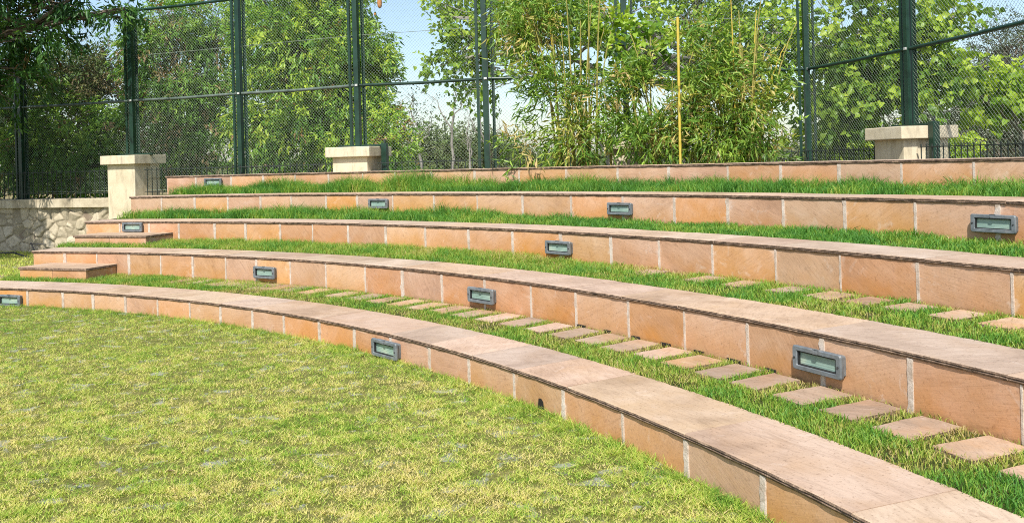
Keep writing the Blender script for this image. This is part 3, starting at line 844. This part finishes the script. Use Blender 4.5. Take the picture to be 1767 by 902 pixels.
def tree(name, label, cat, base, fork, blobs, nclump, per, leaf, L, W, twig=.45, droop=.3, r0=.12, bark='bark', shape='kite', tint=(.3,.9), tvar=.16, dry=0.0, flat=.35, group=None, spread=.55, twigs=.35, hole=.0, extra=None):
    root = empty(name, base); tag(root, label, cat, group)
    b = np.array(base, float); f = np.array(fork, float)
    paths = [limb(b-np.array([0,0,.1]), f, r0, r0*.72, 7, .05)]
    blobs = [(np.array(c,float), np.array(r,float)) for c, r in blobs]
    for c, r in blobs:
        paths.append(limb(f, c, r0*.55, r0*.16, 7, .12))
    C_, O_, pick, nz = sample_blobs(blobs, nclump)
    if hole: 
        kp = fnoise(C_[:,0]*1.0+C_[:,1]*.3, C_[:,2], 1.3) > hole; C_, O_, pick, nz = C_[kp], O_[kp], pick[kp], nz[kp]
    sel = rng.random(len(C_)) < twigs
    for q in np.where(sel)[0]:
        bc = blobs[pick[q]][0]
        st = f+(bc-f)*rng.uniform(.6,1.0)
        paths.append(limb(st, C_[q], r0*.10, r0*.035+.002, 5, .12))
    if extra: paths += extra
    paths = [(p-b, r) for p, r in paths]
    tube_obj('trunk', paths, M[bark], root, 6)
    hgt = np.clip(.5+.5*O_[:,2],0,1)
    tb = tint[0]+(tint[1]-tint[0])*np.clip(.25*hgt+.75*rng.random(len(C_))*.8+.2*nz,0,1)
    if dry: tb = np.where(rng.random(len(C_)) < dry, rng.uniform(0,.12,len(C_)), tb)
    P, Dv, ln, wd, tn, nr = clump_leaves(C_, O_, per, twig, L, W, droop, tb, tvar*.5, spread, flat)
    V, F, T = leaf_arrays(P-b, Dv, ln, wd, tn, shape, nrm=nr)
    link('crown', np_mesh('crown', V, F, M[leaf], T), root)
    return root

def blob(px, py, D, rx, ry, rz):
    p = at(px,py,D); return ((p.x,p.y,p.z),(rx,ry,rz))

# dark spreading tree whose boughs hang over the left end of the fence
tree('mango_tree', 'dark broad tree overhanging the top left corner of the fence', 'tree', (-12.6,14.6,0), (-12.2,14.8,3.2),
 [((-11.6,14.2,4.9),(1.9,1.5,1.0)), ((-9.6,14.9,5.25),(1.5,1.2,.62)), ((-8.45,15.25,5.35),(1.0,.8,.5)), ((-10.25,16.0,3.9),(.5,.6,1.4)), ((-11.4,16.6,5.9),(1.6,1.2,.8)), ((-10.9,12.9,4.3),(1.1,.9,.5)), ((-10.9,15.9,2.6),(.55,.6,1.0)), ((-11.4,13.2,4.4),(1.6,1.2,.7)), blob(60,50,15.6,.8,.6,.5), blob(120,0,15.5,.7,.6,.28), blob(215,15,15.7,.32,.4,.20), blob(15,120,15.8,.5,.5,.8)],
 1450, 26, 'leaf_dark', .16, .045, .42, .55, .20, tint=(.16,1.0), tvar=.2, dry=.06)
# trees behind the left fence
tree('dry_tree', 'half-dry brownish tree behind the fence, left of the first pillar', 'tree', (-9.9,19.8,.3), (-9.8,19.8,2.2),
 [blob(150,118,19.8,1.0,.9,.45), blob(110,150,19.8,.8,.8,.7), blob(185,140,19.6,.55,.8,.55), blob(180,85,20,.25,.3,.3)], 480, 22, 'leaf_dry', .10, .034, .4, .4, .09, tint=(0,1.0), twigs=.45, hole=.34)
tree('shade_tree', 'dark drooping tree low behind the fence at the far left', 'tree', (-11.6,19.2,.3), (-11.5,19.2,2.0),
 [blob(20,170,19,1.1,.9,1.1), blob(110,235,18.9,1.3,.9,.8), blob(30,270,18.7,1.0,.7,.7), blob(190,250,18.9,.8,.7,.7), blob(170,290,18.8,1.2,.6,.5)], 700, 26, 'leaf_mid', .17, .045, .45, .6, .12, tint=(.3,1.0), dry=.05, hole=.28)
tree('silk_tree', 'mid green tree with dry tan sprays behind the fence, just right of the left pillar', 'tree', (-7.3,19.4,.3), (-7.2,19.3,2.3),
 [blob(290,70,19.2,.8,.8,1.0), blob(330,150,19.2,1.0,.8,.9), blob(270,200,19.0,.7,.8,.8), blob(355,215,19.2,.7,.7,.7), blob(370,60,19.4,.7,.7,.8), blob(300,265,19,.9,.7,.45), blob(250,110,19.1,.45,.6,.9)], 1200, 25, 'leaf_mid', .135, .040, .42, .5, .10, tint=(.17,.95), dry=.15, twigs=.25, hole=.27)
tree('bright_tree', 'tall bright green tree behind the fence, left of the middle pillar', 'tree', (-4.4,19.0,.3), (-4.35,19.0,2.0),
 [blob(545,70,18.6,1.35,1.1,1.2), blob(480,60,18.8,.9,.9,1.2), blob(610,120,18.6,.75,.9,1.1), blob(520,190,18.5,1.2,1.0,.9), blob(600,215,18.5,.85,.9,.75), blob(460,215,18.6,.6,.8,.8), blob(545,-60,18.8,1.5,1.1,1.0), blob(655,190,18.6,.42,.5,.45), blob(648,110,18.6,.38,.5,.35), blob(560,262,18.5,1.1,.8,.35), blob(655,235,18.4,.4,.5,.35)],
 1900, 26, 'leaf_bright', .155, .046, .42, .55, .13, tint=(.12,1.0), tvar=.26, dry=.03, twigs=.18, hole=.17)
tree('young_tree', 'small reddish-tipped tree behind the railing, right of the middle pillar', 'tree', (-2.85,17.6,.3), (-2.8,17.6,1.2),
 [blob(665,225,17.5,.42,.4,.42), blob(680,262,17.4,.42,.4,.3), blob(640,262,17.4,.4,.4,.3)], 130, 22, 'leaf_bright', .13, .04, .3, .5, .05, tint=(.2,1.0), dry=.18)
# tall tree with round leaves whose boughs frame the sky gap
pp = at(1245,60,17.0); q1 = at(1205,150,17.0); q2 = at(1045,60,17.0); q3 = at(985,110,17.0)
tree('peepal_tree', 'tall pale-limbed tree with round lime leaves rising behind the bamboo', 'tree', (3.1,17.2,.3), tuple(q1),
 [blob(800,60,16.4,.6,.5,.75), blob(770,110,16.4,.42,.4,.35), blob(830,130,16.4,.45,.4,.45), blob(860,40,16.6,.7,.5,.6), blob(1075,80,12.9,.40,.3,.36), blob(1110,60,13.0,.35,.3,.3), blob(1060,25,15.8,.9,.6,.5), blob(960,20,16.2,1.0,.6,.6), blob(1180,30,16.2,.9,.6,.6), blob(1290,40,16.4,1.0,.7,.7), blob(1230,110,16.2,.5,.5,.4), blob(1345,60,15.8,.5,.5,.6), blob(1200,-60,16.6,2.0,1.2,.8), blob(1330,110,16.4,.6,.6,.7), blob(880,-50,16.6,1.6,.9,.6), blob(755,30,16.3,.35,.35,.5)],
 880, 17, 'leaf_round', .105, .085, .42, .45, .16, 'pale_bark', 'heart', tint=(.1,1.0), tvar=.2, twigs=.3, hole=.28,
 extra=[limb(q1, pp, .13, .09, 6, .03), limb(pp, at(1275,-10,17), .09, .05, 5, .03), limb(at(1130,150,16.9), q2, .05, .035, 6, .04), limb(q3, q2, .03, .045, 6, .04)])
# right-hand tree, heart-shaped leaves
tree('heart_leaf_tree', 'lime green tree with big heart-shaped leaves behind the right-hand fence', 'tree', (6.6,15.6,.3), (6.6,15.6,2.2),
 [blob(1440,60,15.4,.65,.7,.8), blob(1500,40,15.2,.7,.7,.8), blob(1480,140,15.2,.8,.7,.7), blob(1425,190,15.2,.5,.5,.6), blob(1530,190,15.0,.5,.6,.6), blob(1610,35,14.6,.5,.5,.55), blob(1600,110,14.6,.40,.5,.6), blob(1640,110,14.6,.42,.5,.35), blob(1625,180,14.5,.42,.5,.45), blob(1655,20,14.6,.28,.3,.25), blob(1545,90,15,.5,.5,.6)],
 560, 17, 'leaf_round', .125, .11, .40, .5, .10, 'pale_bark', 'heart', tint=(.1,1.0), tvar=.2, twigs=.35, hole=.30)
tree('heart_leaf_tree', 'smaller lime green bough of big leaves at the right edge, beyond the fence', 'tree', (8.9,15.0,.3), (8.9,15.0,1.8),
 [blob(1735,150,15,.55,.5,.35), blob(1700,170,15,.4,.4,.35), blob(1770,165,15,.5,.5,.4)], 95, 17, 'leaf_round', .13, .115, .36, .5, .07, 'pale_bark', 'heart', tint=(.25,1.0))
tree('acacia_tree', 'dark feathery tree far beyond the right-hand fence', 'tree', (14.2,25,.0), (14.1,25,2.0),
 [blob(1740,80,25,.9,.9,.75), blob(1700,125,25,.9,.9,.5), blob(1765,130,25,1.1,.9,.7), blob(1690,95,25,.45,.6,.3), blob(1770,60,25,.7,.7,.7)], 330, 34, 'leaf_grey', .07, .035, .42, .2, .14, tint=(.1,1.0), twigs=.5, hole=.30)
tree('thorn_thicket', 'grey-brown thicket low behind the right-hand fence', 'thicket', (10.3,19,.2), (10.3,19,.9),
 [blob(1600,215,19,1.2,.7,.55), blob(1680,200,19.2,1.1,.7,.8), blob(1750,205,19,1.1,.7,.8), blob(1500,220,19,1.2,.7,.7), blob(1640,250,18.6,1.6,.7,.4), blob(1760,255,18.5,1.3,.7,.4), blob(1440,235,18.8,.9,.6,.5)], 560, 26, 'leaf_grey', .085, .035, .45, .3, .07, tint=(0,1.0), twigs=.6, hole=.2)
tree('yellow_shrub', 'yellow-green shrub behind the pickets, left of the right-hand pillar', 'shrub', (5.9,15.6,.4), (5.9,15.6,1.0),
 [blob(1450,250,15.5,.40,.4,.33), blob(1480,258,15.5,.3,.4,.28), blob(1425,262,15.5,.3,.3,.25)], 130, 20, 'leaf_round', .10, .05, .25, .2, .04, tint=(.5,1.0))
tree('yellow_shrub', 'yellow-green shrub behind the pickets, right of the right-hand pillar', 'shrub', (7.35,14.6,.4), (7.35,14.6,1.0),
 [blob(1640,255,14.5,.25,.3,.25), blob(1655,265,14.5,.2,.3,.2)], 50, 20, 'leaf_round', .09, .05, .22, .2, .03, tint=(.45,1.0))

# bamboo
def bamboo(label, base, blobs, nclump, canes, dryf, hmax):
    root = empty('bamboo_clump', base); tag(root, label, 'bamboo', 'bamboo clumps behind the top tier')
    b = np.array(base,float); bl = [(np.array(c,float),np.array(r,float)) for c,r in blobs]
    for i in range(canes):
        an = rng.random()*2*PI; r_ = rng.uniform(.05,.42)
        p0 = b+np.array([math.cos(an)*r_*1.3, math.sin(an)*r_*.6, -.05])
        H = rng.uniform(.55,1.0)*hmax
        lean = np.array([math.cos(an)*rng.uniform(.1,.6)+rng.normal()*.1, math.sin(an)*.3, 0])*H*.38; t = np.linspace(0,1,13)
        pts = p0+t[:,None]*np.array([0,0,H])+(t**2)[:,None]*lean; pts[:,2] -= .35*t**3*np.linalg.norm(lean)
        rd = .016*(1-.75*t)+.002
        # swollen nodes
        pts2 = np.repeat(pts,2,0); rd2 = np.repeat(rd,2); rd2[::2] *= 1.18; pts2[1::2,2] += .03
        tube_obj('cane', [(pts2-b, rd2)], M['cane_dull' if rng.random() < .82 else 'bamboo_cane'], root, 7)
    C_, O_, pick, nz = sample_blobs(bl, nclump, .45)
    kp = fnoise(C_[:,0], C_[:,2], 1.8) > .38; C_, O_, nz = C_[kp], O_[kp], nz[kp]
    tb = np.where(rng.random(len(C_)) < dryf, rng.uniform(.0,.3,len(C_)), rng.uniform(.3,1.0,len(C_)))
    P, Dv, ln, wd, tn, nr = clump_leaves(C_, O_, 22, .40, .165, .027, .45, tb, .09, .65, .2)
    V, F, T = leaf_arrays(P-b, Dv, ln, wd, tn, 'kite', nrm=nr)
    tw = []
    for q in range(0, len(C_), 3):
        o = O_[q]*.5+np.array([0,0,.2]); tw.append((np.stack([C_[q]-o*.7, C_[q], C_[q]+O_[q]*.3])-b, np.array([.005,.0035,.0015])))
    V2, F2 = tube_arrays(tw, 4); F2 = np.concatenate([F2[:,[0,1,2]], F2[:,[0,2,3]]])+len(V)
    me = np_mesh('foliage', np.concatenate([V,V2]), np.concatenate([F,F2]), M['leaf_bamboo'], np.concatenate([T, np.zeros(len(V2))]))
    me.materials.append(M['cane_dull'])
    me.polygons.foreach_set('material_index', np.concatenate([np.zeros(len(F),np.int32), np.ones(len(F2),np.int32)]))
    link('foliage', me, root)
    return root
bamboo('yellowish bamboo clump left of the hidden pillar, leaning canes', (1.0,12.6,1.30),
 [blob(925,70,12.7,.30,.3,.50), blob(960,170,12.5,.28,.3,.45), blob(900,15,12.8,.25,.3,.30), blob(1000,235,12.4,.28,.3,.26), blob(905,250,12.5,.14,.2,.18), blob(965,10,12.8,.40,.3,.25), blob(1030,180,12.5,.20,.3,.22), blob(1000,130,12.6,.15,.25,.22)], 280, 16, .14, 3.3)
bamboo('dense bamboo clump in front of the hidden pillar', (2.15,12.2,1.30),
 [blob(1110,175,12.2,.34,.3,.38), blob(1135,235,12.0,.34,.3,.22), blob(1065,190,12.3,.15,.2,.25), blob(1150,120,12.3,.26,.3,.30), blob(1100,140,12.3,.25,.25,.2)], 230, 8, .10, 2.3)
bamboo('broad bamboo clump right of the yellow pole', (3.25,12.0,1.30),
 [blob(1225,150,12.0,.34,.3,.38), blob(1275,185,11.9,.38,.3,.40), blob(1318,190,12.0,.16,.25,.34), blob(1240,242,11.8,.34,.3,.20), blob(1300,250,11.8,.24,.3,.16), blob(1270,105,12.2,.26,.3,.22), blob(1310,115,12.2,.12,.25,.22), blob(1192,200,11.9,.12,.2,.35), blob(1215,70,12.3,.18,.2,.2), blob(1178,60,11.3,.14,.12,.25)], 320, 11, .12, 2.5)
# single yellow cane standing clear
p0 = at(1174,283,11.55); p0.z = 1.28
zt_ = np.linspace(0,2.1,16); tt = np.array([[.0+.012*z, .02*z, z] for z in zt_]); r_ = np.full(16,.0165); r_[1::2] = .019
tag(tube_obj('bamboo_pole', [(np.repeat(tt,2,0)+np.array([[0,0,0],[0,0,.03]]*16)+np.array(p0), np.stack([r_*1.15, r_*.95],1).ravel())], M['bamboo_cane'], None, 8), 'single straight yellow bamboo pole standing between the two dense clumps', 'bamboo pole')

# far bushes and thin bare trees seen through the sky gap
far = [(705,262,30,1.1,.62),(735,258,31,.9,.7),(765,252,30,.9,.8),(795,262,32,.9,.55),(818,255,31,.8,.62),(845,262,30,1.0,.6),(880,260,32,1.1,.7)]
for i,(px,py,D,rx,rz_) in enumerate(far):
    c = at(px,py,D)
    tree('far_bush', 'round green bush in the row seen far through the gap, %s from its left end' % ORD[i], 'bush', (c.x,c.y,0.0), (c.x,c.y,.8), [((c.x,c.y,c.z),(rx*.8,.7,rz_)), ((c.x+.3,c.y,c.z-.5),(rx*.9,.7,.5))], 110, 24, 'leaf_far', .13, .06, .4, .2, .05, tint=(0,1), group='far bushes beyond the fence')
thin = [(728,290,210,24,-.35,'forked thin bare tree in the sky gap, nearest the middle pillar'),(775,290,160,25,.55,'thin bare tree leaning right in the middle of the sky gap'),(845,290,210,24,-.5,'thin bare tree just left of the triple fence post'),(708,290,225,27,.1,'short wispy sapling at the left of the sky gap'),(810,290,235,28,.1,'short wispy sapling in the right part of the sky gap')]
for px, y0_, y1_, D, ln_, lab in thin:
    a = at(px,y0_,D); b_ = at(px,y1_,D); h_ = b_.z-.4
    c1 = (a.x+ln_, D, b_.z+.1); c2 = (a.x-ln_*.8, D, b_.z-.1); c3 = (a.x+ln_*.6, D, b_.z+.75)
    tree('bare_tree', lab, 'tree', (a.x,D,0), (a.x+ln_*.2,D,.4+h_*.62), [(c1,(.5,.4,.5)),(c2,(.5,.4,.45)),(c3,(.6,.4,.6))], 24, 7, 'leaf_grey', .10, .04, .35, .3, .055, 'pale_bark', tint=(.2,1), twigs=1.0, group='thin bare trees beyond the fence')
# far-off wood closing the horizon
Nn = 26000
ax = rng.uniform(-70,70,Nn); ad = rng.uniform(70,95,Nn)
tp = .9+1.5*fnoise(ax,ad*.2,.16)+.8*fnoise(ax,ad,.6)
az = rng.random(Nn)**.7*tp
V, F, T = leaf_arrays(np.stack([ax,ad,az],1), unit(rng.normal(size=(Nn,3))), np.full(Nn,.75), np.full(Nn,.45), rng.random(Nn))
o = link('far_woods', np_mesh('far_woods', V, F, M['leaf_far'], T)); tag(o, 'far-off line of scrub closing the horizon beyond the fence', 'woods', kind='stuff')

# hanging pods over the sky gap
br = at(700,-70,16.8)
for px, py, L_, r_, lab in ((655,5,.22,.045,'long rust-brown seed pod hanging in the sky gap by the middle post'),(647,25,.05,.022,'tiny rust-brown pod just below the long hanging one')):
    p = at(px,py,16.6); t = empty('seed_pod', p); tag(t, lab, 'seed pod')
    zz = np.linspace(L_/2,-L_/2,9); rd = r_*np.sqrt(np.clip(1-(np.linspace(-1,1,9)*.985)**4,0.02,1))
    tube_obj('pod_body', [(np.stack([np.zeros(9),np.zeros(9),zz],1), rd)], M['pod'], t, 10)
    tube_obj('stalk', [(np.array([(0,0,L_/2-.005),(.004,0,L_/2+.7),(.0,0,L_/2+1.3)]), np.array([.004,.0035,.003]))], M['bark'], t, 5)

# ------------------------------------------------------------------ grass
def blades(x, y, z, h, wd, lean, tint, curl=.5):
    n = len(x); a = rng.random(n)*2*PI
    d = np.stack([np.cos(a),np.sin(a),np.zeros(n)],1); s_ = np.stack([-np.sin(a),np.cos(a),np.zeros(n)],1)
    tw = rng.random(n)*PI; s_ = s_*np.cos(tw)[:,None]+d*np.sin(tw)[:,None]
    P = np.stack([x,y,z],1); w2 = (wd/2)[:,None]
    mid = P+d*(h*lean*.35)[:,None]+np.array([0,0,1.])*(h*.60)[:,None]
    tip = P+d*(h*lean)[:,None]+np.array([0,0,1.])*(h*(1-.35*lean*curl))[:,None]
    V = np.stack([P-s_*w2, P+s_*w2, mid+s_*w2*.8, mid-s_*w2*.8, tip],1).reshape(-1,3)
    b = np.arange(n)[:,None]*5
    F = np.concatenate([b+np.array([[0,1,2]]), b+np.array([[0,2,3]]), b+np.array([[3,2,4]])])
    return V, F, np.repeat(tint,5)

# lawn: thicker sampling near the viewer
def blades3(x, y, z, h, wd, lean, tint):
    n = len(x); a = rng.random(n)*2*PI; tw = rng.random(n)*PI
    P = np.stack([x,y,z],1); s_ = np.stack([np.cos(tw),np.sin(tw),np.zeros(n)],1)*(wd/2)[:,None]
    d = np.stack([np.cos(a)*lean*h,np.sin(a)*lean*h,h],1)
    V = np.stack([P-s_, P+s_, P+d],1).reshape(-1,3)
    return V, np.arange(3*n).reshape(-1,3), np.repeat(tint,3)
pts = []
for (y0_,y1_,dens) in ((2.9,4.2,27000),(4.2,5.6,20000),(5.6,7.5,12500),(7.5,9.5,7500),(9.5,11.2,5500)):
    xl, xr = -.68*y1_-.6, .62*y1_+.4
    n = int((xr-xl)*(y1_-y0_)*dens)
    pts.append(np.stack([rng.uniform(xl,xr,n), rng.uniform(y0_,y1_,n)],1))
pts = np.concatenate(pts)
rr_ = np.hypot(pts[:,0]-CX, pts[:,1]-CY); pts = pts[rr_ < R[0]-.008]
x, y = pts[:,0], pts[:,1]
tuft = fnoise(x,y,9.0); lump = fnoise(x*.8+31,y*1.25+17,17.0)+.09*np.cos(2*PI*(x/.17+.35*fnoise(x,y,2.0)))*np.cos(2*PI*(y/.15+.35*fnoise(x+9,y,2.0))); pat = fnoise(x-5,y+8,1.1); bare = fnoise(x+11,y-4,3.4)
nearwall = np.clip(1-(R[0]-np.hypot(x-CX,y-CY))/.30,0,1)
keep = rng.random(len(x)) < np.clip(.25+1.9*(lump-.28),.10,1)
# worn concrete grid showing through the turf in rows
PATCH = []
for gy in np.arange(3.0,8.6,.30):
    for gx in np.arange(-6.0,3.2,.34):
        px_ = gx+(.17 if int(round(gy/.30))%2 else 0)+rng.normal()*.035; py_ = gy+rng.normal()*.03
        pr = float(np.clip(np.interp(gy,[3,5,6.5,8.5],[.62,.5,.25,.08])*np.interp(gx,[-4,0,1.6],[1.15,.9,.35])*(.3+1.5*fnoise(np.array([px_]),np.array([py_]),1.0)[0]),0,.9))
        if rng.random() < pr and math.hypot(px_-CX,py_-CY) < R[0]-.25: PATCH.append((px_,py_,rng.uniform(.040,.095),rng.uniform(.016,.040),rng.normal()*.5))
for qx,qy,qa,qb,qr in PATCH:
    dx_, dy_ = x-qx, y-qy
    near = (np.abs(dx_) < .13)&(np.abs(dy_) < .13); ii = np.where(near)[0]
    lx = (dx_[ii]*math.cos(qr)+dy_[ii]*math.sin(qr))/qa; ly = (-dx_[ii]*math.sin(qr)+dy_[ii]*math.cos(qr))/qb
    keep[ii] &= ~((lx*lx+ly*ly < .95)&(rng.random(len(ii)) < .60))
x, y, tuft, lump, pat, nearwall = [v[keep] for v in (x,y,tuft,lump,pat,nearwall)]
n = len(x)
h = (.007+.024*np.clip((lump-.25)*1.5,0,1)+.008*np.clip(tuft-.45,0,1))*rng.uniform(.5,1.4,n)*(1+1.3*nearwall)
flatlie = rng.random(n) < .30                      # dry strands lying flat on top
lean = np.where(flatlie, rng.uniform(1.5,3.2,n), rng.uniform(.3,1.5,n))
tint = .47+.22*np.clip((y-6.5)/4,0,1)+.55*(pat-.5)+.85*(tuft-.5)+rng.normal(size=n)*.20+.30*nearwall
tint = np.where(flatlie, tint-.26, tint); tint = np.clip(tint, 0, 1)
V, F, T = blades3(x,y,np.where(flatlie,.010,0.0),h*np.where(flatlie,.6,1),rng.uniform(.0028,.0055,n),lean,tint)
o = link('lawn_grass', np_mesh('lawn_grass',V,F,M['lawn_blade'],T)); tag(o,'short dry yellow-green lawn grass in front of the lowest tier','grass',kind='stuff')
n = 70; x = rng.uniform(-5,2.6,n); y = rng.uniform(3.2,10,n); k_ = np.hypot(x-CX,y-CY) < R[0]-.05; x, y = x[k_], y[k_]; n = len(x)
dv = rng.normal(size=(n,3)); dv[:,2] = .1; dv = unit(dv)
V, F, T = leaf_arrays(np.stack([x,y,np.full(n,.022)],1), dv, rng.uniform(.025,.055,n), rng.uniform(.012,.026,n), rng.uniform(0,.3,n), 'kite', nrm=np.tile([0.,0.,1.],(n,1))+rng.normal(size=(n,3))*.3)
o = link('fallen_leaves', np_mesh('fallen_leaves',V,F,M['leaf_dry'],T)); tag(o,'few dry brown leaves scattered over the lawn','leaf litter',kind='stuff')
# grass bank on the left
n = 26000; a = rng.uniform(1.275,1.72,n); r_ = np.sqrt(rng.uniform(12.76**2,19**2,n))
x, y = CX+r_*np.cos(a), CY+r_*np.sin(a); k_ = (y < 17.9)&~((x > -6.47)&(r_ > R[1]-.02)); x, y, r_ = x[k_], y[k_], r_[k_]; n = len(x)
V, F, T = blades(x,y,np.interp(r_,[12.7,13.2,15.2,19],[.195,.17,.03,.0]),rng.uniform(.03,.06,n),rng.uniform(.005,.009,n),rng.uniform(.3,1.2,n),np.clip(.35+.6*(fnoise(x,y,1.5)-.35)+rng.normal(size=n)*.15,0,1))
o = link('bank_grass', np_mesh('bank_grass',V,F,M['lawn_blade'],T)); tag(o,'mown grass on the bank beside the rubble wall','grass',kind='stuff')

GL = ['short green grass on the first terrace between the stepping stones','green grass on the second terrace, in front of the third tier','tall tufted grass on the third terrace, longest at its left','tall lush grass on the highest terrace under the topmost tier']
for k in range(4):
    r0, r1 = R[k]+CAPW[k]-.012, R[k+1]-.004
    amax = 1.30
    dens = (10500,7000,5200,5600)[k]
    n = int(.5*(r1*r1-r0*r0)*(amax-.26)*dens)
    a = rng.uniform(.26,amax,n); r_ = np.sqrt(rng.uniform(r0*r0,r1*r1,n))
    x, y = CX+r_*np.cos(a), CY+r_*np.sin(a)
    f = (r_-r0)/(r1-r0)
    tuft = fnoise(x,y,5.0); big = fnoise(a*14+k*3,f*1.2,1.0); pat = fnoise(x+3,y+3,1.6)
    if k == 0:
        h = .018+.028*tuft+.030*np.clip(big-.5,0,1)+.02*np.interp(a,[.9,1.2],[0,1])
    elif k == 1:
        h = .026+.030*tuft+np.interp(a,[.62,.85,1.25],[.0,.05,.05])*np.clip(.4+f,0,1)*(.4+1.2*big)
    elif k == 2:
        h = np.interp(a,[.75,.95,1.25],[.050,.135,.125])*(.55+.9*big)*(.75+.4*f)+.02*tuft
    else:
        h = np.interp(a,[.4,.62,.80,1.0,1.3],[.11,.125,.15,.165,.145])*(.55+.95*big)*(.72+.45*f)+.03*tuft
        h = h*(1+.75*np.exp(-((a-1.045)/.022)**2))
    bt = fnoise(x*1.1,y*1.1,2.6)
    if k >= 1: h = h*np.interp(k,[1,2,3],[.85,.55,.50])+h*np.interp(k,[1,2,3],[.3,.9,1.0])*np.clip((bt-.25)*1.7,0,1.1)
    h = h*rng.uniform(.45,1.3,n)
    keep = (x > (-6.55 if k == 0 else END_X[k]+.03)) & (rng.random(n) < np.clip(.35+1.5*(tuft-.2),.15,1))
    # stones: nearly bare on top, overgrown towards the left
    for (sr,sa,sw,sl_) in STONES:
        if (k == 0 and sr < 14) or (k == 1 and sr > 14):
            inside = (np.abs((a-sa)*sr) < sw/2-.006+.016*(tuft-.5))&(np.abs(r_-sr) < sl_/2-.006+.016*(tuft-.5))
            cover = np.interp(sa, [.62,.85,1.05],[0.0,.18,.6]) if k == 0 else np.interp(sa,[.50,.62,.72],[.03,.30,.7])
            keep &= ~(inside & (rng.random(n) > cover))
    # step blocks
    if k == 0: keep &= ~((a > 1.18)&(a < 1.272)&(r_ > 12.95))
    if k == 1: keep &= ~((a > 1.20)&(a < 1.295)&(r_ > 14.17))
    x,y,a,f,h,tuft,pat,big = [v[keep] for v in (x,y,a,f,h,tuft,pat,big)]; n = len(x)
    dryish = (.14,.06,-.12,-.20)[k]
    tint = np.clip(.58+.65*(pat-.5)+.9*(tuft-.5)-dryish+rng.normal(size=n)*.17,0,1)
    if k < 2:   # yellower beside the riser where the pavers lie
        tint = np.clip(tint-.28*np.clip((f-.45)*2,0,1)*np.interp(a,[.75,.95],[1,.2]),0,1)
    V, F, T = blades(x,y,np.full(n,Z[k]-.014),h,rng.uniform(.0045,.0075,n)*(.72,.85,1,1)[k],np.clip(rng.normal(.65,.3,n),.05,1.5),tint)
    o = link('terrace_grass', np_mesh('terrace_grass',V,F,M['terrace_blade'],T)); tag(o,GL[k],'grass','grass strips on the terraces',kind='stuff')
